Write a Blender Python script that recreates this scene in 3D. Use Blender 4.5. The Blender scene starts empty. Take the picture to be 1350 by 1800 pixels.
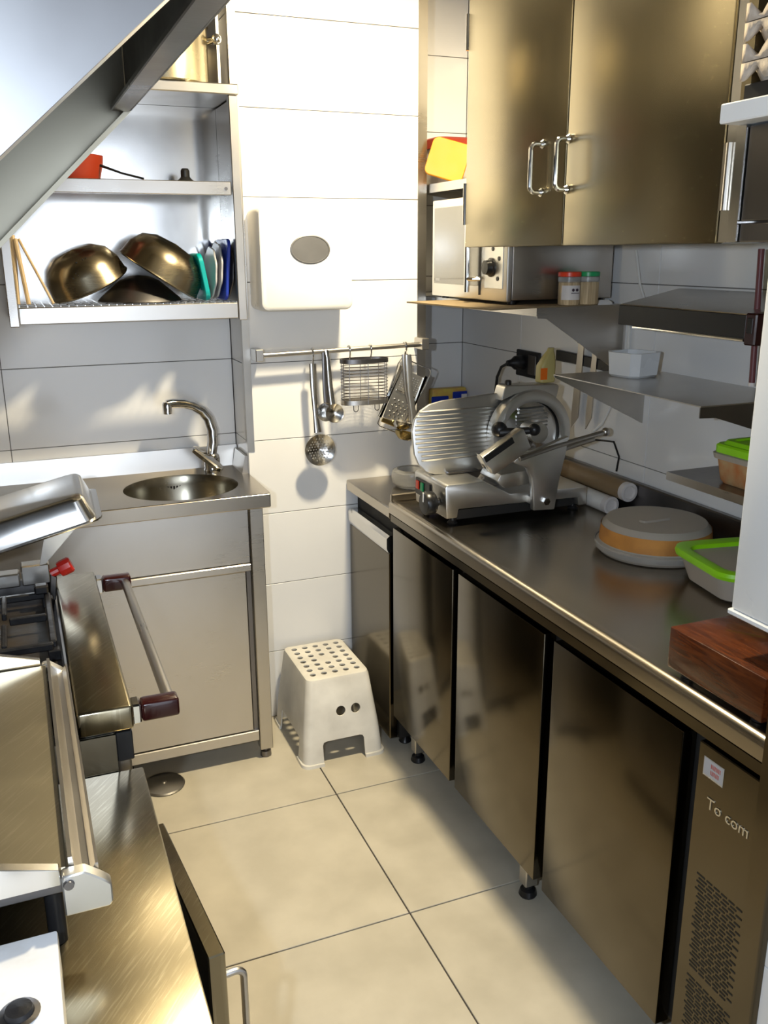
import bpy, bmesh, math, random
from mathutils import Matrix, Vector, noise
random.seed(4)
PI = math.pi
scene = bpy.context.scene
COL = scene.collection

# ------------------------------------------------------------------ camera, world, lights, exposure
RIGHT = Vector((0.926, -0.378, -0.005)); DOWN = Vector((-0.109, -0.256, -0.961)); FWD = Vector((0.361, 0.890, -0.278))
CAM = Vector((0, 0, 1.62))
cd = bpy.data.cameras.new('camera'); cam = bpy.data.objects.new('camera', cd); COL.objects.link(cam)
cd.sensor_fit = 'VERTICAL'; cd.sensor_height = 36; cd.sensor_width = 27; cd.lens = 1580 / 1800 * 36; cd.clip_start = 0.02
f = FWD.normalized(); r = (RIGHT - f * RIGHT.dot(f)).normalized(); u = r.cross(f)
cam.matrix_world = Matrix(((r.x, u.x, -f.x, CAM.x), (r.y, u.y, -f.y, CAM.y), (r.z, u.z, -f.z, CAM.z), (0, 0, 0, 1)))
scene.camera = cam
w = bpy.data.worlds.new('world'); scene.world = w; w.use_nodes = True
w.node_tree.nodes['Background'].inputs[0].default_value = (0.75, 0.82, 1, 1)
w.node_tree.nodes['Background'].inputs[1].default_value = 0.05
vs = scene.view_settings
vs.view_transform = 'Standard'; vs.look = 'None'; vs.gamma = 1; vs.exposure = 0.28; vs.use_curve_mapping = False

def light(name, kind, energy, color, loc, target=None, **k):
    d = bpy.data.lights.new(name, kind); d.energy = energy; d.color = color
    for a, b in k.items(): setattr(d, a, b)
    o = bpy.data.objects.new(name, d); COL.objects.link(o); o.location = loc
    if target is not None:
        o.rotation_euler = (Vector(target) - Vector(loc)).to_track_quat('-Z', 'Y').to_euler()
    return o
LAMP = (1.06, 2.08, 2.50)
light('ceiling_lamp_light', 'AREA', 52, (1.0, 0.85, 0.57), LAMP, (1.06, 2.08, 0), shape='DISK', size=0.13)
FL = CAM - r * 0.19 + u * 0.02
light('camera_flash', 'SPOT', 52, (0.76, 0.87, 1.0), FL, FL + f, spot_size=math.radians(125), spot_blend=0.6, shadow_soft_size=0.02)
light('doorway_daylight', 'AREA', 24, (0.78, 0.87, 1.0), (0.50, -1.42, 1.25), (0.50, 2.5, 1.25), shape='RECTANGLE', size=1.25, size_y=2.3)

# ------------------------------------------------------------------ materials
def nd(nt, t, **k):
    n = nt.nodes.new(t)
    for a, b in k.items(): setattr(n, a, b)
    return n
def mat(name, col, rough=0.5, metal=0.0, var=0.06, scale=6.0, stretch=(1, 1, 1), bump=0.0, rvar=0.08, trans=0.0, ior=1.45,
        alpha=1.0, coat=0.0, col2=None, emit=0.0, detail=4, sss=0.0, lo=0.35, hi=0.7):
    m = bpy.data.materials.new(name); m.use_nodes = True; nt = m.node_tree
    b = nt.nodes['Principled BSDF']; L = nt.links.new
    tc = nd(nt, 'ShaderNodeTexCoord'); mp = nd(nt, 'ShaderNodeMapping'); mp.inputs['Scale'].default_value = stretch
    nz = nd(nt, 'ShaderNodeTexNoise'); nz.inputs['Scale'].default_value = scale; nz.inputs['Detail'].default_value = detail
    L(tc.outputs['Object'], mp.inputs['Vector']); L(mp.outputs[0], nz.inputs['Vector'])
    cr = nd(nt, 'ShaderNodeValToRGB'); cr.color_ramp.elements[0].position = lo; cr.color_ramp.elements[1].position = hi
    c2 = col2 or tuple(max(0, c * (1 - var * 2)) for c in col[:3])
    cr.color_ramp.elements[0].color = (*c2[:3], 1); cr.color_ramp.elements[1].color = (*col[:3], 1)
    L(nz.outputs['Fac'], cr.inputs[0]); L(cr.outputs[0], b.inputs['Base Color'])
    mr = nd(nt, 'ShaderNodeMapRange'); mr.inputs[1].default_value = 0.3; mr.inputs[2].default_value = 0.7
    mr.inputs[3].default_value = max(0.02, rough - rvar); mr.inputs[4].default_value = min(1, rough + rvar)
    L(nz.outputs['Fac'], mr.inputs[0]); L(mr.outputs[0], b.inputs['Roughness'])
    b.inputs['Metallic'].default_value = metal; b.inputs['IOR'].default_value = ior
    b.inputs['Transmission Weight'].default_value = trans; b.inputs['Alpha'].default_value = alpha
    b.inputs['Coat Weight'].default_value = coat
    if sss: b.inputs['Subsurface Weight'].default_value = sss; b.inputs['Subsurface Radius'].default_value = (.02, .02, .02)
    if emit:
        b.inputs['Emission Color'].default_value = (*col[:3], 1); b.inputs['Emission Strength'].default_value = emit
    if bump:
        bp = nd(nt, 'ShaderNodeBump'); bp.inputs['Strength'].default_value = bump; bp.inputs['Distance'].default_value = 0.01
        L(nz.outputs['Fac'], bp.inputs['Height']); L(bp.outputs[0], b.inputs['Normal'])
    return m
def steel(name, col=(0.58, 0.555, 0.52), rough=0.30, grain=(1, 1, 60), bump=0.004, smudge=0.08, var=.93, scratch=False):
    """brushed stainless: fine directional grain + broad smudges"""
    m = bpy.data.materials.new(name); m.use_nodes = True; nt = m.node_tree; b = nt.nodes['Principled BSDF']; L = nt.links.new
    tc = nd(nt, 'ShaderNodeTexCoord'); mp = nd(nt, 'ShaderNodeMapping'); mp.inputs['Scale'].default_value = grain
    g = nd(nt, 'ShaderNodeTexNoise'); g.inputs['Scale'].default_value = 14; g.inputs['Detail'].default_value = 6
    s = nd(nt, 'ShaderNodeTexNoise'); s.inputs['Scale'].default_value = 4; s.inputs['Detail'].default_value = 3; s.inputs['Distortion'].default_value = 0.0
    L(tc.outputs['Object'], mp.inputs[0]); L(mp.outputs[0], g.inputs['Vector']); L(tc.outputs['Object'], s.inputs['Vector'])
    mx = nd(nt, 'ShaderNodeMath', operation='MULTIPLY_ADD'); mx.inputs[1].default_value = 0.35; L(g.outputs['Fac'], mx.inputs[0]); L(s.outputs['Fac'], mx.inputs[2])
    mr = nd(nt, 'ShaderNodeMapRange'); mr.inputs[1].default_value = 0.45; mr.inputs[2].default_value = 0.95
    mr.inputs[3].default_value = rough - smudge * 0.5; mr.inputs[4].default_value = rough + smudge
    L(mx.outputs[0], mr.inputs[0]); L(mr.outputs[0], b.inputs['Roughness'])
    cr = nd(nt, 'ShaderNodeValToRGB'); cr.color_ramp.elements[0].position = .3; cr.color_ramp.elements[1].position = .7
    cr.color_ramp.elements[0].color = (*[c * var for c in col], 1); cr.color_ramp.elements[1].color = (*col, 1)
    L(s.outputs['Fac'], cr.inputs[0]); L(cr.outputs[0], b.inputs['Base Color'])
    if scratch:      # faint diagonal wiping scratches
        m2 = nd(nt, 'ShaderNodeMapping', vector_type='TEXTURE'); m2.inputs['Rotation'].default_value = (0, 0, math.radians(52)); m2.inputs['Scale'].default_value = (.22, .014, 1)
        n2 = nd(nt, 'ShaderNodeTexNoise'); n2.inputs['Scale'].default_value = 4; n2.inputs['Detail'].default_value = 3
        r2 = nd(nt, 'ShaderNodeValToRGB'); r2.color_ramp.elements[0].position = .52; r2.color_ramp.elements[1].position = .80
        r2.color_ramp.elements[0].color = (0, 0, 0, 1); r2.color_ramp.elements[1].color = (.32, .32, .32, 1)
        mxc = nd(nt, 'ShaderNodeMixRGB'); mxc.inputs[2].default_value = (.78, .72, .56, 1)
        L(tc.outputs['Object'], m2.inputs[0]); L(m2.outputs[0], n2.inputs['Vector']); L(n2.outputs['Fac'], r2.inputs[0])
        L(r2.outputs[0], mxc.inputs[0]); L(cr.outputs[0], mxc.inputs[1]); L(mxc.outputs[0], b.inputs['Base Color'])
    b.inputs['Metallic'].default_value = 1
    if bump:
        bp = nd(nt, 'ShaderNodeBump'); bp.inputs['Strength'].default_value = bump; bp.inputs['Distance'].default_value = 0.004
        L(g.outputs['Fac'], bp.inputs['Height']); L(bp.outputs[0], b.inputs['Normal'])
    return m
def wood(name, c1, c2, axis=(1, 14, 14), rough=0.35, coat=0.3):
    m = bpy.data.materials.new(name); m.use_nodes = True; nt = m.node_tree; b = nt.nodes['Principled BSDF']; L = nt.links.new
    tc = nd(nt, 'ShaderNodeTexCoord'); mp = nd(nt, 'ShaderNodeMapping'); mp.inputs['Scale'].default_value = axis
    g = nd(nt, 'ShaderNodeTexNoise'); g.inputs['Scale'].default_value = 6; g.inputs['Detail'].default_value = 6; g.inputs['Distortion'].default_value = 1.2
    L(tc.outputs['Object'], mp.inputs[0]); L(mp.outputs[0], g.inputs['Vector'])
    cr = nd(nt, 'ShaderNodeValToRGB'); cr.color_ramp.elements[0].position = .35; cr.color_ramp.elements[1].position = .68
    cr.color_ramp.elements[0].color = (*c1, 1); cr.color_ramp.elements[1].color = (*c2, 1)
    L(g.outputs['Fac'], cr.inputs[0]); L(cr.outputs[0], b.inputs['Base Color'])
    b.inputs['Roughness'].default_value = rough; b.inputs['Coat Weight'].default_value = coat
    bp = nd(nt, 'ShaderNodeBump'); bp.inputs['Strength'].default_value = .08; bp.inputs['Distance'].default_value = .004
    L(g.outputs['Fac'], bp.inputs['Height']); L(bp.outputs[0], b.inputs['Normal'])
    return m
M = {}
M['steel'] = steel('brushed_steel')
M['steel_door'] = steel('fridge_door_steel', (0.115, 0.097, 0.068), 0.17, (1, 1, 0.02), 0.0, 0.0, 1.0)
M['steel_cab'] = steel('cabinet_door_steel', (0.33, 0.285, 0.185), 0.27, (1, 1, 1), 0.0, 0.0, 1.0)
M['steel_top'] = steel('worktop_steel', (0.46, 0.415, 0.35), 0.24, (30, 2, 1), 0.0, 0.04, .96)
M['steel_fg'] = steel('scratched_worktop_steel', (0.31, 0.27, 0.185), 0.22, (25, 6, 1), 0.0, 0.03, .95, True)
M['griddle'] = steel('griddle_steel', (0.50, 0.44, 0.31), 0.42, (1, 1, 1), 0.0, 0.06, .9, True)
M['steel_hood'] = steel('hood_steel', (0.21, 0.21, 0.215), 0.38, (1, 1, 1), 0.02, 0.18)
M['hood_lit'] = steel('lit_hood_steel', (0.60, 0.57, 0.46), 0.33, (1, 1, 1), 0.0, 0.08)  # brighter copy of the hood steel, its lit look put into the colour
M['steel_bright'] = steel('polished_steel', (0.72, 0.71, 0.69), 0.16, (1, 1, 1), 0.005, 0.08)
M['steel_bowl'] = steel('worn_bowl_steel', (0.31, 0.265, 0.185), 0.24, (1, 1, 50), 0.01, 0.08)
M['alu'] = steel('cast_aluminium', (0.76, 0.75, 0.72), 0.36, (1, 1, 1), 0.03, 0.08)
M['chrome'] = steel('chrome', (0.82, 0.82, 0.82), 0.09, (1, 1, 1), 0.0, 0.03)
M['dark_steel'] = steel('dark_steel', (0.22, 0.21, 0.21), 0.32, (1, 30, 1), 0.02, 0.12)
M['guard'] = steel('corner_guard_steel', (0.55, 0.52, 0.47), 0.30, (1, 1, 30), 0.01, 0.1)
M['wall_tile'] = mat('white_wall_tile', (0.80, 0.80, 0.80), 0.16, var=0.02, scale=3, rvar=0.05)
M['grout'] = mat('grey_grout', (0.17, 0.16, 0.15), 0.9, scale=40)
M['floor_tile'] = mat('beige_floor_tile', (0.56, 0.515, 0.42), 0.38, col2=(0.47, 0.43, 0.345), scale=7, rvar=0.08, detail=8)
M['floor_grout'] = mat('dark_floor_grout', (0.06, 0.05, 0.045), 0.9, scale=40)
M['paint'] = mat('white_paint', (0.75, 0.75, 0.74), 0.7, scale=3, var=0.02)
M['ceil_paint'] = mat('dimmed_ceiling_paint', (0.42, 0.39, 0.34), 0.8, scale=3, var=0.03)  # ceiling tone lowered to dim its reflection in the worktop
M['dim_paint'] = mat('brown_grey_paint', (0.20, 0.17, 0.13), 0.7, scale=3, var=0.05)
M['white_plastic'] = mat('cream_white_plastic', (0.80, 0.79, 0.76), 0.33, var=0.03, scale=5)
M['stool'] = mat('worn_white_plastic', (0.78, 0.755, 0.69), 0.42, col2=(0.60, 0.575, 0.52), scale=9, detail=8)
M['white_enamel'] = mat('white_enamel', (0.80, 0.82, 0.84), 0.25, var=0.03, scale=4)
M['dirty_enamel'] = mat('stained_enamel', (0.74, 0.75, 0.77), 0.35, col2=(0.50, 0.47, 0.43), scale=9, detail=9, lo=.28, hi=.5)
M['black'] = mat('black_plastic', (0.012, 0.012, 0.013), 0.35, scale=20)
M['iron'] = mat('black_cast_iron', (0.010, 0.010, 0.012), 0.42, scale=30, bump=0.2)
M['hob'] = mat('burnt_hob', (0.030, 0.021, 0.013), 0.5, col2=(0.012, 0.010, 0.009), scale=18, bump=0.15, detail=8)
M['gap'] = mat('dark_recess', (0.015, 0.014, 0.013), 0.7, scale=10)  # near-black colour stands in for the shade inside gaps and slots
M['red'] = mat('red_plastic', (0.50, 0.018, 0.012), 0.3, scale=10)
M['maroon'] = mat('maroon_bakelite', (0.03, 0.004, 0.004), 0.22, scale=12, coat=0.3)
M['rod'] = mat('dull_maroon_rod', (0.16, 0.05, 0.055), 0.45, scale=20)
M['wood_box'] = wood('glossy_red_wood', (0.05, 0.011, 0.003), (0.115, 0.028, 0.006), (18, 2, 18), 0.25, 0.25)
M['wood_stick'] = wood('pale_wood', (0.42, 0.30, 0.16), (0.60, 0.46, 0.28), (20, 20, 2), 0.6, 0)
M['card'] = mat('brown_board', (0.22, 0.16, 0.085), 0.8, scale=30, bump=0.1)
M['pulp'] = mat('egg_tray_pulp', (0.50, 0.43, 0.36), 0.9, scale=60, bump=0.3, var=0.1)
M['yellow'] = mat('yellow_plastic', (0.50, 0.20, 0.0), 0.6, scale=8)
M['orange_red'] = mat('orange_red_plastic', (0.27, 0.024, 0.005), 0.4, scale=8)
M['lime'] = mat('lime_plastic', (0.30, 0.75, 0.01), 0.38, scale=8)
M['green'] = mat('green_plastic', (0.02, 0.38, 0.13), 0.35, scale=8)
M['redlid'] = mat('red_lid_plastic', (0.80, 0.06, 0.02), 0.35, scale=8)
M['teal'] = mat('teal_plastic', (0.0, 0.33, 0.33), 0.35, scale=8)
M['blue'] = mat('blue_plastic', (0.01, 0.035, 0.36), 0.35, scale=8)
M['grey_plate'] = mat('grey_plate', (0.45, 0.45, 0.47), 0.35, scale=8)
M['grey_oval'] = mat('grey_window_plastic', (0.12, 0.12, 0.125), 0.35, scale=9, var=.1)
M['clear'] = mat('clear_plastic', (0.86, 0.86, 0.84), 0.22, trans=0.75, ior=1.3, scale=6, rvar=.05)
M['frost'] = mat('frosted_plastic', (0.62, 0.57, 0.50), 0.4, trans=0.35, ior=1.2, scale=6)
M['amber'] = mat('amber_food', (0.62, 0.28, 0.06), 0.6, col2=(0.40, 0.17, 0.04), scale=14)
M['food'] = mat('mixed_food', (0.50, 0.38, 0.20), 0.6, col2=(0.45, 0.16, 0.05), scale=22, detail=6)
M['picks'] = mat('wooden_toothpicks', (0.66, 0.52, 0.32), 0.6, col2=(0.36, 0.25, 0.13), scale=14, stretch=(10, 10, 0.6))
M['paper'] = mat('pale_paper', (0.74, 0.70, 0.68), 0.6, scale=20)
M['ink'] = mat('dark_ink', (0.05, 0.03, 0.05), 0.6, scale=20)
M['inkred'] = mat('red_ink', (0.45, 0.05, 0.02), 0.6, scale=20)
M['silver'] = mat('silver_label', (0.62, 0.62, 0.60), 0.3, metal=0.7, scale=20)
M['mwglass'] = mat('microwave_glass', (0.26, 0.26, 0.25), 0.12, scale=4, coat=0.5)
M['bottle'] = mat('yellowed_bottle', (0.50, 0.42, 0.16), 0.4, scale=12)
M['orange'] = mat('orange_label', (0.80, 0.16, 0.01), 0.5, scale=12)
M['tube_brown'] = mat('brown_tube', (0.28, 0.19, 0.10), 0.45, scale=12)
M['cloth'] = mat('white_cloth', (0.70, 0.69, 0.68), 0.9, scale=30, bump=.2)
M['lampglass'] = mat('lamp_diffuser', (1.0, 0.88, 0.66), 0.5, emit=3.0)
M['packet_yellow'] = mat('yellow_packet', (0.70, 0.58, 0.10), 0.4, scale=20, col2=(0.60, 0.30, 0.08))
M['sink_bowl'] = steel('sink_bowl_steel', (0.33, 0.30, 0.235), 0.24, (1, 1, 1), 0.0, 0.06)
M['pot'] = steel('pot_steel', (0.62, 0.54, 0.36), 0.24, (1, 1, 1), 0.0, 0.06)
M['brass'] = steel('brass', (0.55, 0.42, 0.18), 0.25, (1, 1, 1), 0.0, 0.05)

# ------------------------------------------------------------------ mesh helpers
MW = {}
class MB:
    def __init__(s): s.v = []; s.f = []
    def add(s, vs_, fs_):
        o = len(s.v); s.v += [tuple(v) for v in vs_]; s.f += [tuple(i + o for i in q) for q in fs_]; return s
    def bm(s, b):
        b.verts.index_update()
        s.add([v.co[:] for v in b.verts], [[v.index for v in q.verts] for q in b.faces]); b.free(); return s
    def box(s, x0, x1, y0, y1, z0, z1, b=0.0, seg=1):
        if x0 > x1: x0, x1 = x1, x0
        if y0 > y1: y0, y1 = y1, y0
        if z0 > z1: z0, z1 = z1, z0
        k = bmesh.new()
        vs_ = [k.verts.new(p) for p in ((x0,y0,z0),(x1,y0,z0),(x1,y1,z0),(x0,y1,z0),(x0,y0,z1),(x1,y0,z1),(x1,y1,z1),(x0,y1,z1))]
        for q in ((0,3,2,1),(4,5,6,7),(0,1,5,4),(1,2,6,5),(2,3,7,6),(3,0,4,7)): k.faces.new([vs_[i] for i in q])
        if b: bmesh.ops.bevel(k, geom=k.edges[:], offset=min(b, .49*min(x1-x0, y1-y0, z1-z0)), segments=seg, affect='EDGES', profile=0.5)
        return s.bm(k)
    def prism(s, poly, ax, a0, a1, b=0.0, seg=1):
        mk = {'x': lambda p, a: (a, p[0], p[1]), 'y': lambda p, a: (p[0], a, p[1]), 'z': lambda p, a: (p[0], p[1], a)}[ax]
        k = bmesh.new()
        A = [k.verts.new(mk(p, a0)) for p in poly]; B = [k.verts.new(mk(p, a1)) for p in poly]; n = len(poly)
        k.faces.new(A); k.faces.new(B[::-1])
        for i in range(n): k.faces.new((A[i], B[i], B[(i+1) % n], A[(i+1) % n]))
        bmesh.ops.recalc_face_normals(k, faces=k.faces[:])
        if b: bmesh.ops.bevel(k, geom=k.edges[:], offset=b, segments=seg, affect='EDGES', profile=0.5)
        return s.bm(k)
    def loft(s, rings, cap0=True, cap1=True, closed=False):
        n = len(rings[0]); vs_ = [p for q in rings for p in q]; fs_ = []
        R_ = len(rings)
        for j in range(R_ if closed else R_ - 1):
            a = j * n; c = ((j + 1) % R_) * n
            for i in range(n): fs_.append((a + i, a + (i+1) % n, c + (i+1) % n, c + i))
        if not closed:
            if cap0: fs_.append(tuple(range(n))[::-1])
            if cap1: fs_.append(tuple((R_-1) * n + i for i in range(n)))
        return s.add(vs_, fs_)
    def tube(s, path, rad, n=10, closed=False, flat=None):
        P = [Vector(p) for p in path]; m = len(P); rings = []
        rad = rad if isinstance(rad, (list, tuple)) else [rad] * m
        up = None
        for i in range(m):
            t = (P[(i+1) % m] - P[i-1]) if closed else (P[min(i+1, m-1)] - P[max(i-1, 0)])
            t.normalize()
            if up is None:
                up = Vector((0, 0, 1)) if abs(t.z) < .9 else Vector((1, 0, 0))
            up = (up - t * up.dot(t)).normalized(); sd = t.cross(up)
            rings.append([tuple(P[i] + (up * math.cos(2*PI*k/n) * (flat or 1) + sd * math.sin(2*PI*k/n)) * rad[i]) for k in range(n)])
        return s.loft(rings, closed=closed)
    def lathe(s, prof, c=(0, 0, 0), n=32, ax='z', close=True):
        def mk(rr, h, a):
            x, y = rr * math.cos(a), rr * math.sin(a)
            p = {'z': (x, y, h), 'y': (x, h, -y), 'x': (h, x, y), '-x': (-h, x, -y)}[ax]
            return (c[0] + p[0], c[1] + p[1], c[2] + p[2])
        rings = [[mk(max(rr, 1e-5), h, 2*PI*k/n) for k in range(n)] for rr, h in prof]
        return s.loft(rings, cap0=close, cap1=close)
    def ball(s, c, rad, n=12):
        return s.lathe([(rad * math.sin(PI*k/8), -rad * math.cos(PI*k/8)) for k in range(9)], c, n)
    def rb(s, levels, cx, cy, n=6, cap0=True, cap1=True):
        """loft of rounded rectangles: levels = (z, hx, hy, radius)"""
        return s.loft([[(p[0], p[1], z) for p in rrect(cx, cy, hx, hy, rd, n)] for z, hx, hy, rd in levels], cap0, cap1)
    def xf(s, m):
        s.v = [tuple(m @ Vector(p)) for p in s.v]; return s
    def mesh(s, name, smooth=35):
        me = bpy.data.meshes.new(name); me.from_pydata(s.v, [], s.f); me.update()
        k = bmesh.new(); k.from_mesh(me); bmesh.ops.recalc_face_normals(k, faces=k.faces[:]); k.to_mesh(me); k.free()
        if smooth:
            me.shade_smooth(); me.set_sharp_from_angle(angle=math.radians(smooth))
        return me
    def build(s, name, m, parent=None, origin=None, smooth=35):
        if parent is not None: s.xf(MW[parent.name].inverted())
        elif origin is not None: s.v = [(p[0]-origin[0], p[1]-origin[1], p[2]-origin[2]) for p in s.v]
        me = s.mesh(name, smooth); me.materials.append(M[m] if isinstance(m, str) else m)
        o = bpy.data.objects.new(name, me); COL.objects.link(o)
        if parent is not None: o.parent = parent; MW[o.name] = MW[parent.name]
        else:
            o.location = origin or (0, 0, 0); MW[o.name] = Matrix.Translation(origin or (0, 0, 0))
        return o
def rrect(cx, cy, hx, hy, rd, n=6):
    rd = min(rd, hx * .999, hy * .999); out = []
    for sx, sy, a0 in ((1, 1, 0), (-1, 1, PI/2), (-1, -1, PI), (1, -1, 1.5*PI)):
        for k in range(n + 1):
            a = a0 + PI/2 * k / n
            out.append((cx + sx * (hx - rd) + rd * math.cos(a), cy + sy * (hy - rd) + rd * math.sin(a)))
    return out
def tag(o, label, cat, group=None, kind=None):
    if label: o['label'] = label
    if cat: o['category'] = cat
    if group: o['group'] = group
    if kind: o['kind'] = kind
    return o
def thing(name, label, cat, loc=(0, 0, 0), rz=0, group=None):
    o = bpy.data.objects.new(name, None); COL.objects.link(o); o.location = loc; o.rotation_euler = (0, 0, rz); o.empty_display_size = .05
    MW[o.name] = Matrix.Translation(loc) @ Matrix.Rotation(rz, 4, 'Z')
    return tag(o, label, cat, group)
def struct(o): o['kind'] = 'structure'; return o
def boolean(o, cut_mb):
    """cut real openings; the cutter is removed again"""
    inv = MW[o.name].inverted()
    c = bpy.data.objects.new('cutter', cut_mb.xf(inv).mesh('cutter', 0)); COL.objects.link(c)
    if o.parent: c.parent = o.parent
    else: c.location = o.location
    md = o.modifiers.new('cut', 'BOOLEAN'); md.object = c; md.operation = 'DIFFERENCE'; md.solver = 'EXACT'
    dg = bpy.context.evaluated_depsgraph_get(); dg.update()
    me = bpy.data.meshes.new_from_object(o.evaluated_get(dg)); o.modifiers.clear(); o.data = me
    bpy.data.objects.remove(c)
    me.shade_smooth(); me.set_sharp_from_angle(angle=math.radians(35))
    return o
def text(name, body, size, m, parent, world_matrix, depth=0.0006):
    cu = bpy.data.curves.new(name, 'FONT'); cu.body = body; cu.size = size; cu.extrude = depth; cu.align_x = 'LEFT'
    t = bpy.data.objects.new(name, cu); COL.objects.link(t)
    dg = bpy.context.evaluated_depsgraph_get(); dg.update()
    me = bpy.data.meshes.new_from_object(t.evaluated_get(dg)); bpy.data.objects.remove(t)
    me.transform(MW[parent.name].inverted() @ world_matrix); me.materials.clear(); me.materials.append(M[m])
    o = bpy.data.objects.new(name, me); COL.objects.link(o); o.parent = parent; MW[o.name] = MW[parent.name]
    return o
FACE_NX = Matrix(((0, 0, -1, 0), (-1, 0, 0, 0), (0, 1, 0, 0), (0, 0, 0, 1)))   # text facing -X, reading towards -Y
def at_nx(x, y, z): return Matrix.Translation((x, y, z)) @ FACE_NX
FACE_NY = Matrix(((1, 0, 0, 0), (0, 0, -1, 0), (0, 1, 0, 0), (0, 0, 0, 1)))    # text facing -Y
def at_ny(x, y, z): return Matrix.Translation((x, y, z)) @ FACE_NY
def arc(c, rad, a0, a1, n, plane='xz'):
    out = []
    for k in range(n + 1):
        a = a0 + (a1 - a0) * k / n; p, q = rad * math.cos(a), rad * math.sin(a)
        out.append((c[0] + p, c[1], c[2] + q) if plane == 'xz' else (c[0], c[1] + p, c[2] + q) if plane == 'yz' else (c[0] + p, c[1] + q, c[2]))
    return out

# ------------------------------------------------------------------ the room
XR, YP, YL, YN = 1.645, 2.87, 3.04, 3.22          # right wall, pillar front, left niche, right niche
PX0, PX1 = 0.68, 1.32
ROW = 0.255
fl = struct(MB().box(-0.95, 1.80, -1.5, 3.35, -0.06, -0.005).build('floor', 'floor_grout'))
TP = 0.566
for i in range(-4, 3):
    for j in range(-6, 4):
        x0, y0 = 0.777 + i*TP, 1.755 + j*TP
        a0, a1, b0, b1 = max(x0 + .002, -.95), min(x0 + TP - .002, 1.80), max(y0 + .002, -1.5), min(y0 + TP - .002, 3.35)
        if a1 - a0 > .02 and b1 - b0 > .02: MB().box(a0, a1, b0, b1, -0.02, 0, .0012).build('tile', 'floor_tile', fl)
def tiled(wall, plane, sgn, pos, u0, u1, uj, z0=0.0, z1=2.6, pitch=0.718):
    """wall tiles as separate pieces on a plane; sgn = direction the face looks along its axis"""
    k = math.floor((u0 - uj) / pitch)
    us = [u0] + [uj + n * pitch for n in range(k, k + 12) if u0 + .01 < uj + n * pitch < u1 - .01] + [u1]
    zs = [z0] + [n * ROW for n in range(0, 12) if z0 + .01 < n * ROW < z1 - .01] + [z1]
    for a, b in zip(us, us[1:]):
        for c, d in zip(zs, zs[1:]):
            q = MB(); g = .0012
            if plane == 'x': q.box(pos, pos - sgn * .008, a + g, b - g, c + g, d - g, .0008)
            else: q.box(a + g, b - g, pos, pos - sgn * .008, c + g, d - g, .0008)
            q.build('tile', 'wall_tile', wall)
wr = struct(MB().box(XR + .0035, XR + .12, -1.5, 3.35, 0, 2.6).build('wall_right', 'grout'))
tiled(wr, 'x', -1, XR, -1.5, YN, 2.055)
wb = struct(MB().box(-0.95, PX0 - .001, YL + .0035, YL + .3, 0, 2.6).build('wall_back', 'grout'))
tiled(wb, 'y', -1, YL, -0.95, PX0 - .001, -0.045)
wn = struct(MB().box(PX1 + .001, XR, YN + .0035, YN + .12, 0, 2.6).build('wall_niche', 'grout'))
tiled(wn, 'y', -1, YN, PX1 + .001, XR, 1.9)
wp = struct(MB().box(PX0 + .0035, PX1 - .0035, YP + .0035, 3.34, 0, 2.6).build('wall_pillar', 'grout'))
tiled(wp, 'y', -1, YP, PX0, PX1, PX0)
tiled(wp, 'x', -1, PX0, YP + .008, YL, 4.9)
tiled(wp, 'x', 1, PX1, YP + .008, YN, 4.9)
struct(MB().box(-1.05, -0.95, -1.5, 3.34, 0, 2.6).build('wall_left', 'dim_paint'))
struct(MB().box(-1.05, 1.80, -1.62, -1.5, 0, 2.6).build('wall_front', 'dim_paint'))
struct(MB().box(-1.05, 1.80, -1.62, 3.35, 2.6, 2.7).build('ceiling', 'ceil_paint'))
ws = struct(MB().box(1.0155, XR - .001, 0.3, 0.9015, 0, 2.6).build('wall_near', 'grout'))
tiled(ws, 'x', -1, 1.012, 0.3, 0.905, 5.0)
tiled(ws, 'y', 1, 0.905, 1.012, XR - .001, 6.0)
g = MB(); g.prism([(PX0 - .002, YP - .002), (PX0 + .022, YP - .002), (PX0 + .022, YP), (PX0, YP), (PX0, YP + .022), (PX0 - .002, YP + .022)], 'z', 0.985, 2.55)
struct(g.build('trim_1', 'guard'))
g = MB(); g.prism([(PX1 + .002, YP - .002), (PX1 - .030, YP - .002), (PX1 - .030, YP), (PX1, YP), (PX1, YP + .03), (PX1 + .002, YP + .03)], 'z', 0.9, 2.6)
struct(g.build('trim_2', 'guard'))
g = MB(); g.prism([(1.010, 0.872), (1.012, 0.872), (1.012, 0.905), (1.06, 0.905), (1.06, 0.917), (1.0, 0.917), (1.0, 0.878)], 'z', 0.0, 1.6)
struct(g.build('trim_3', 'steel_door'))

# ceiling lamp (above the frame)
t = thing('ceiling_lamp', 'round white ceiling lamp glowing warm above the tiled pillar', 'lamp', (LAMP[0], LAMP[1], 2.6))
MB().lathe([(0.095, 2.6), (0.095, 2.56), (0.09, 2.555)], (LAMP[0], LAMP[1], 0)).build('lamp_base', 'white_plastic', t)
MB().lathe([(0.085, 2.555), (0.08, 2.53), (0.06, 2.515), (0, 2.51)], (LAMP[0], LAMP[1], 0)).build('diffuser', 'lampglass', t)

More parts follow.
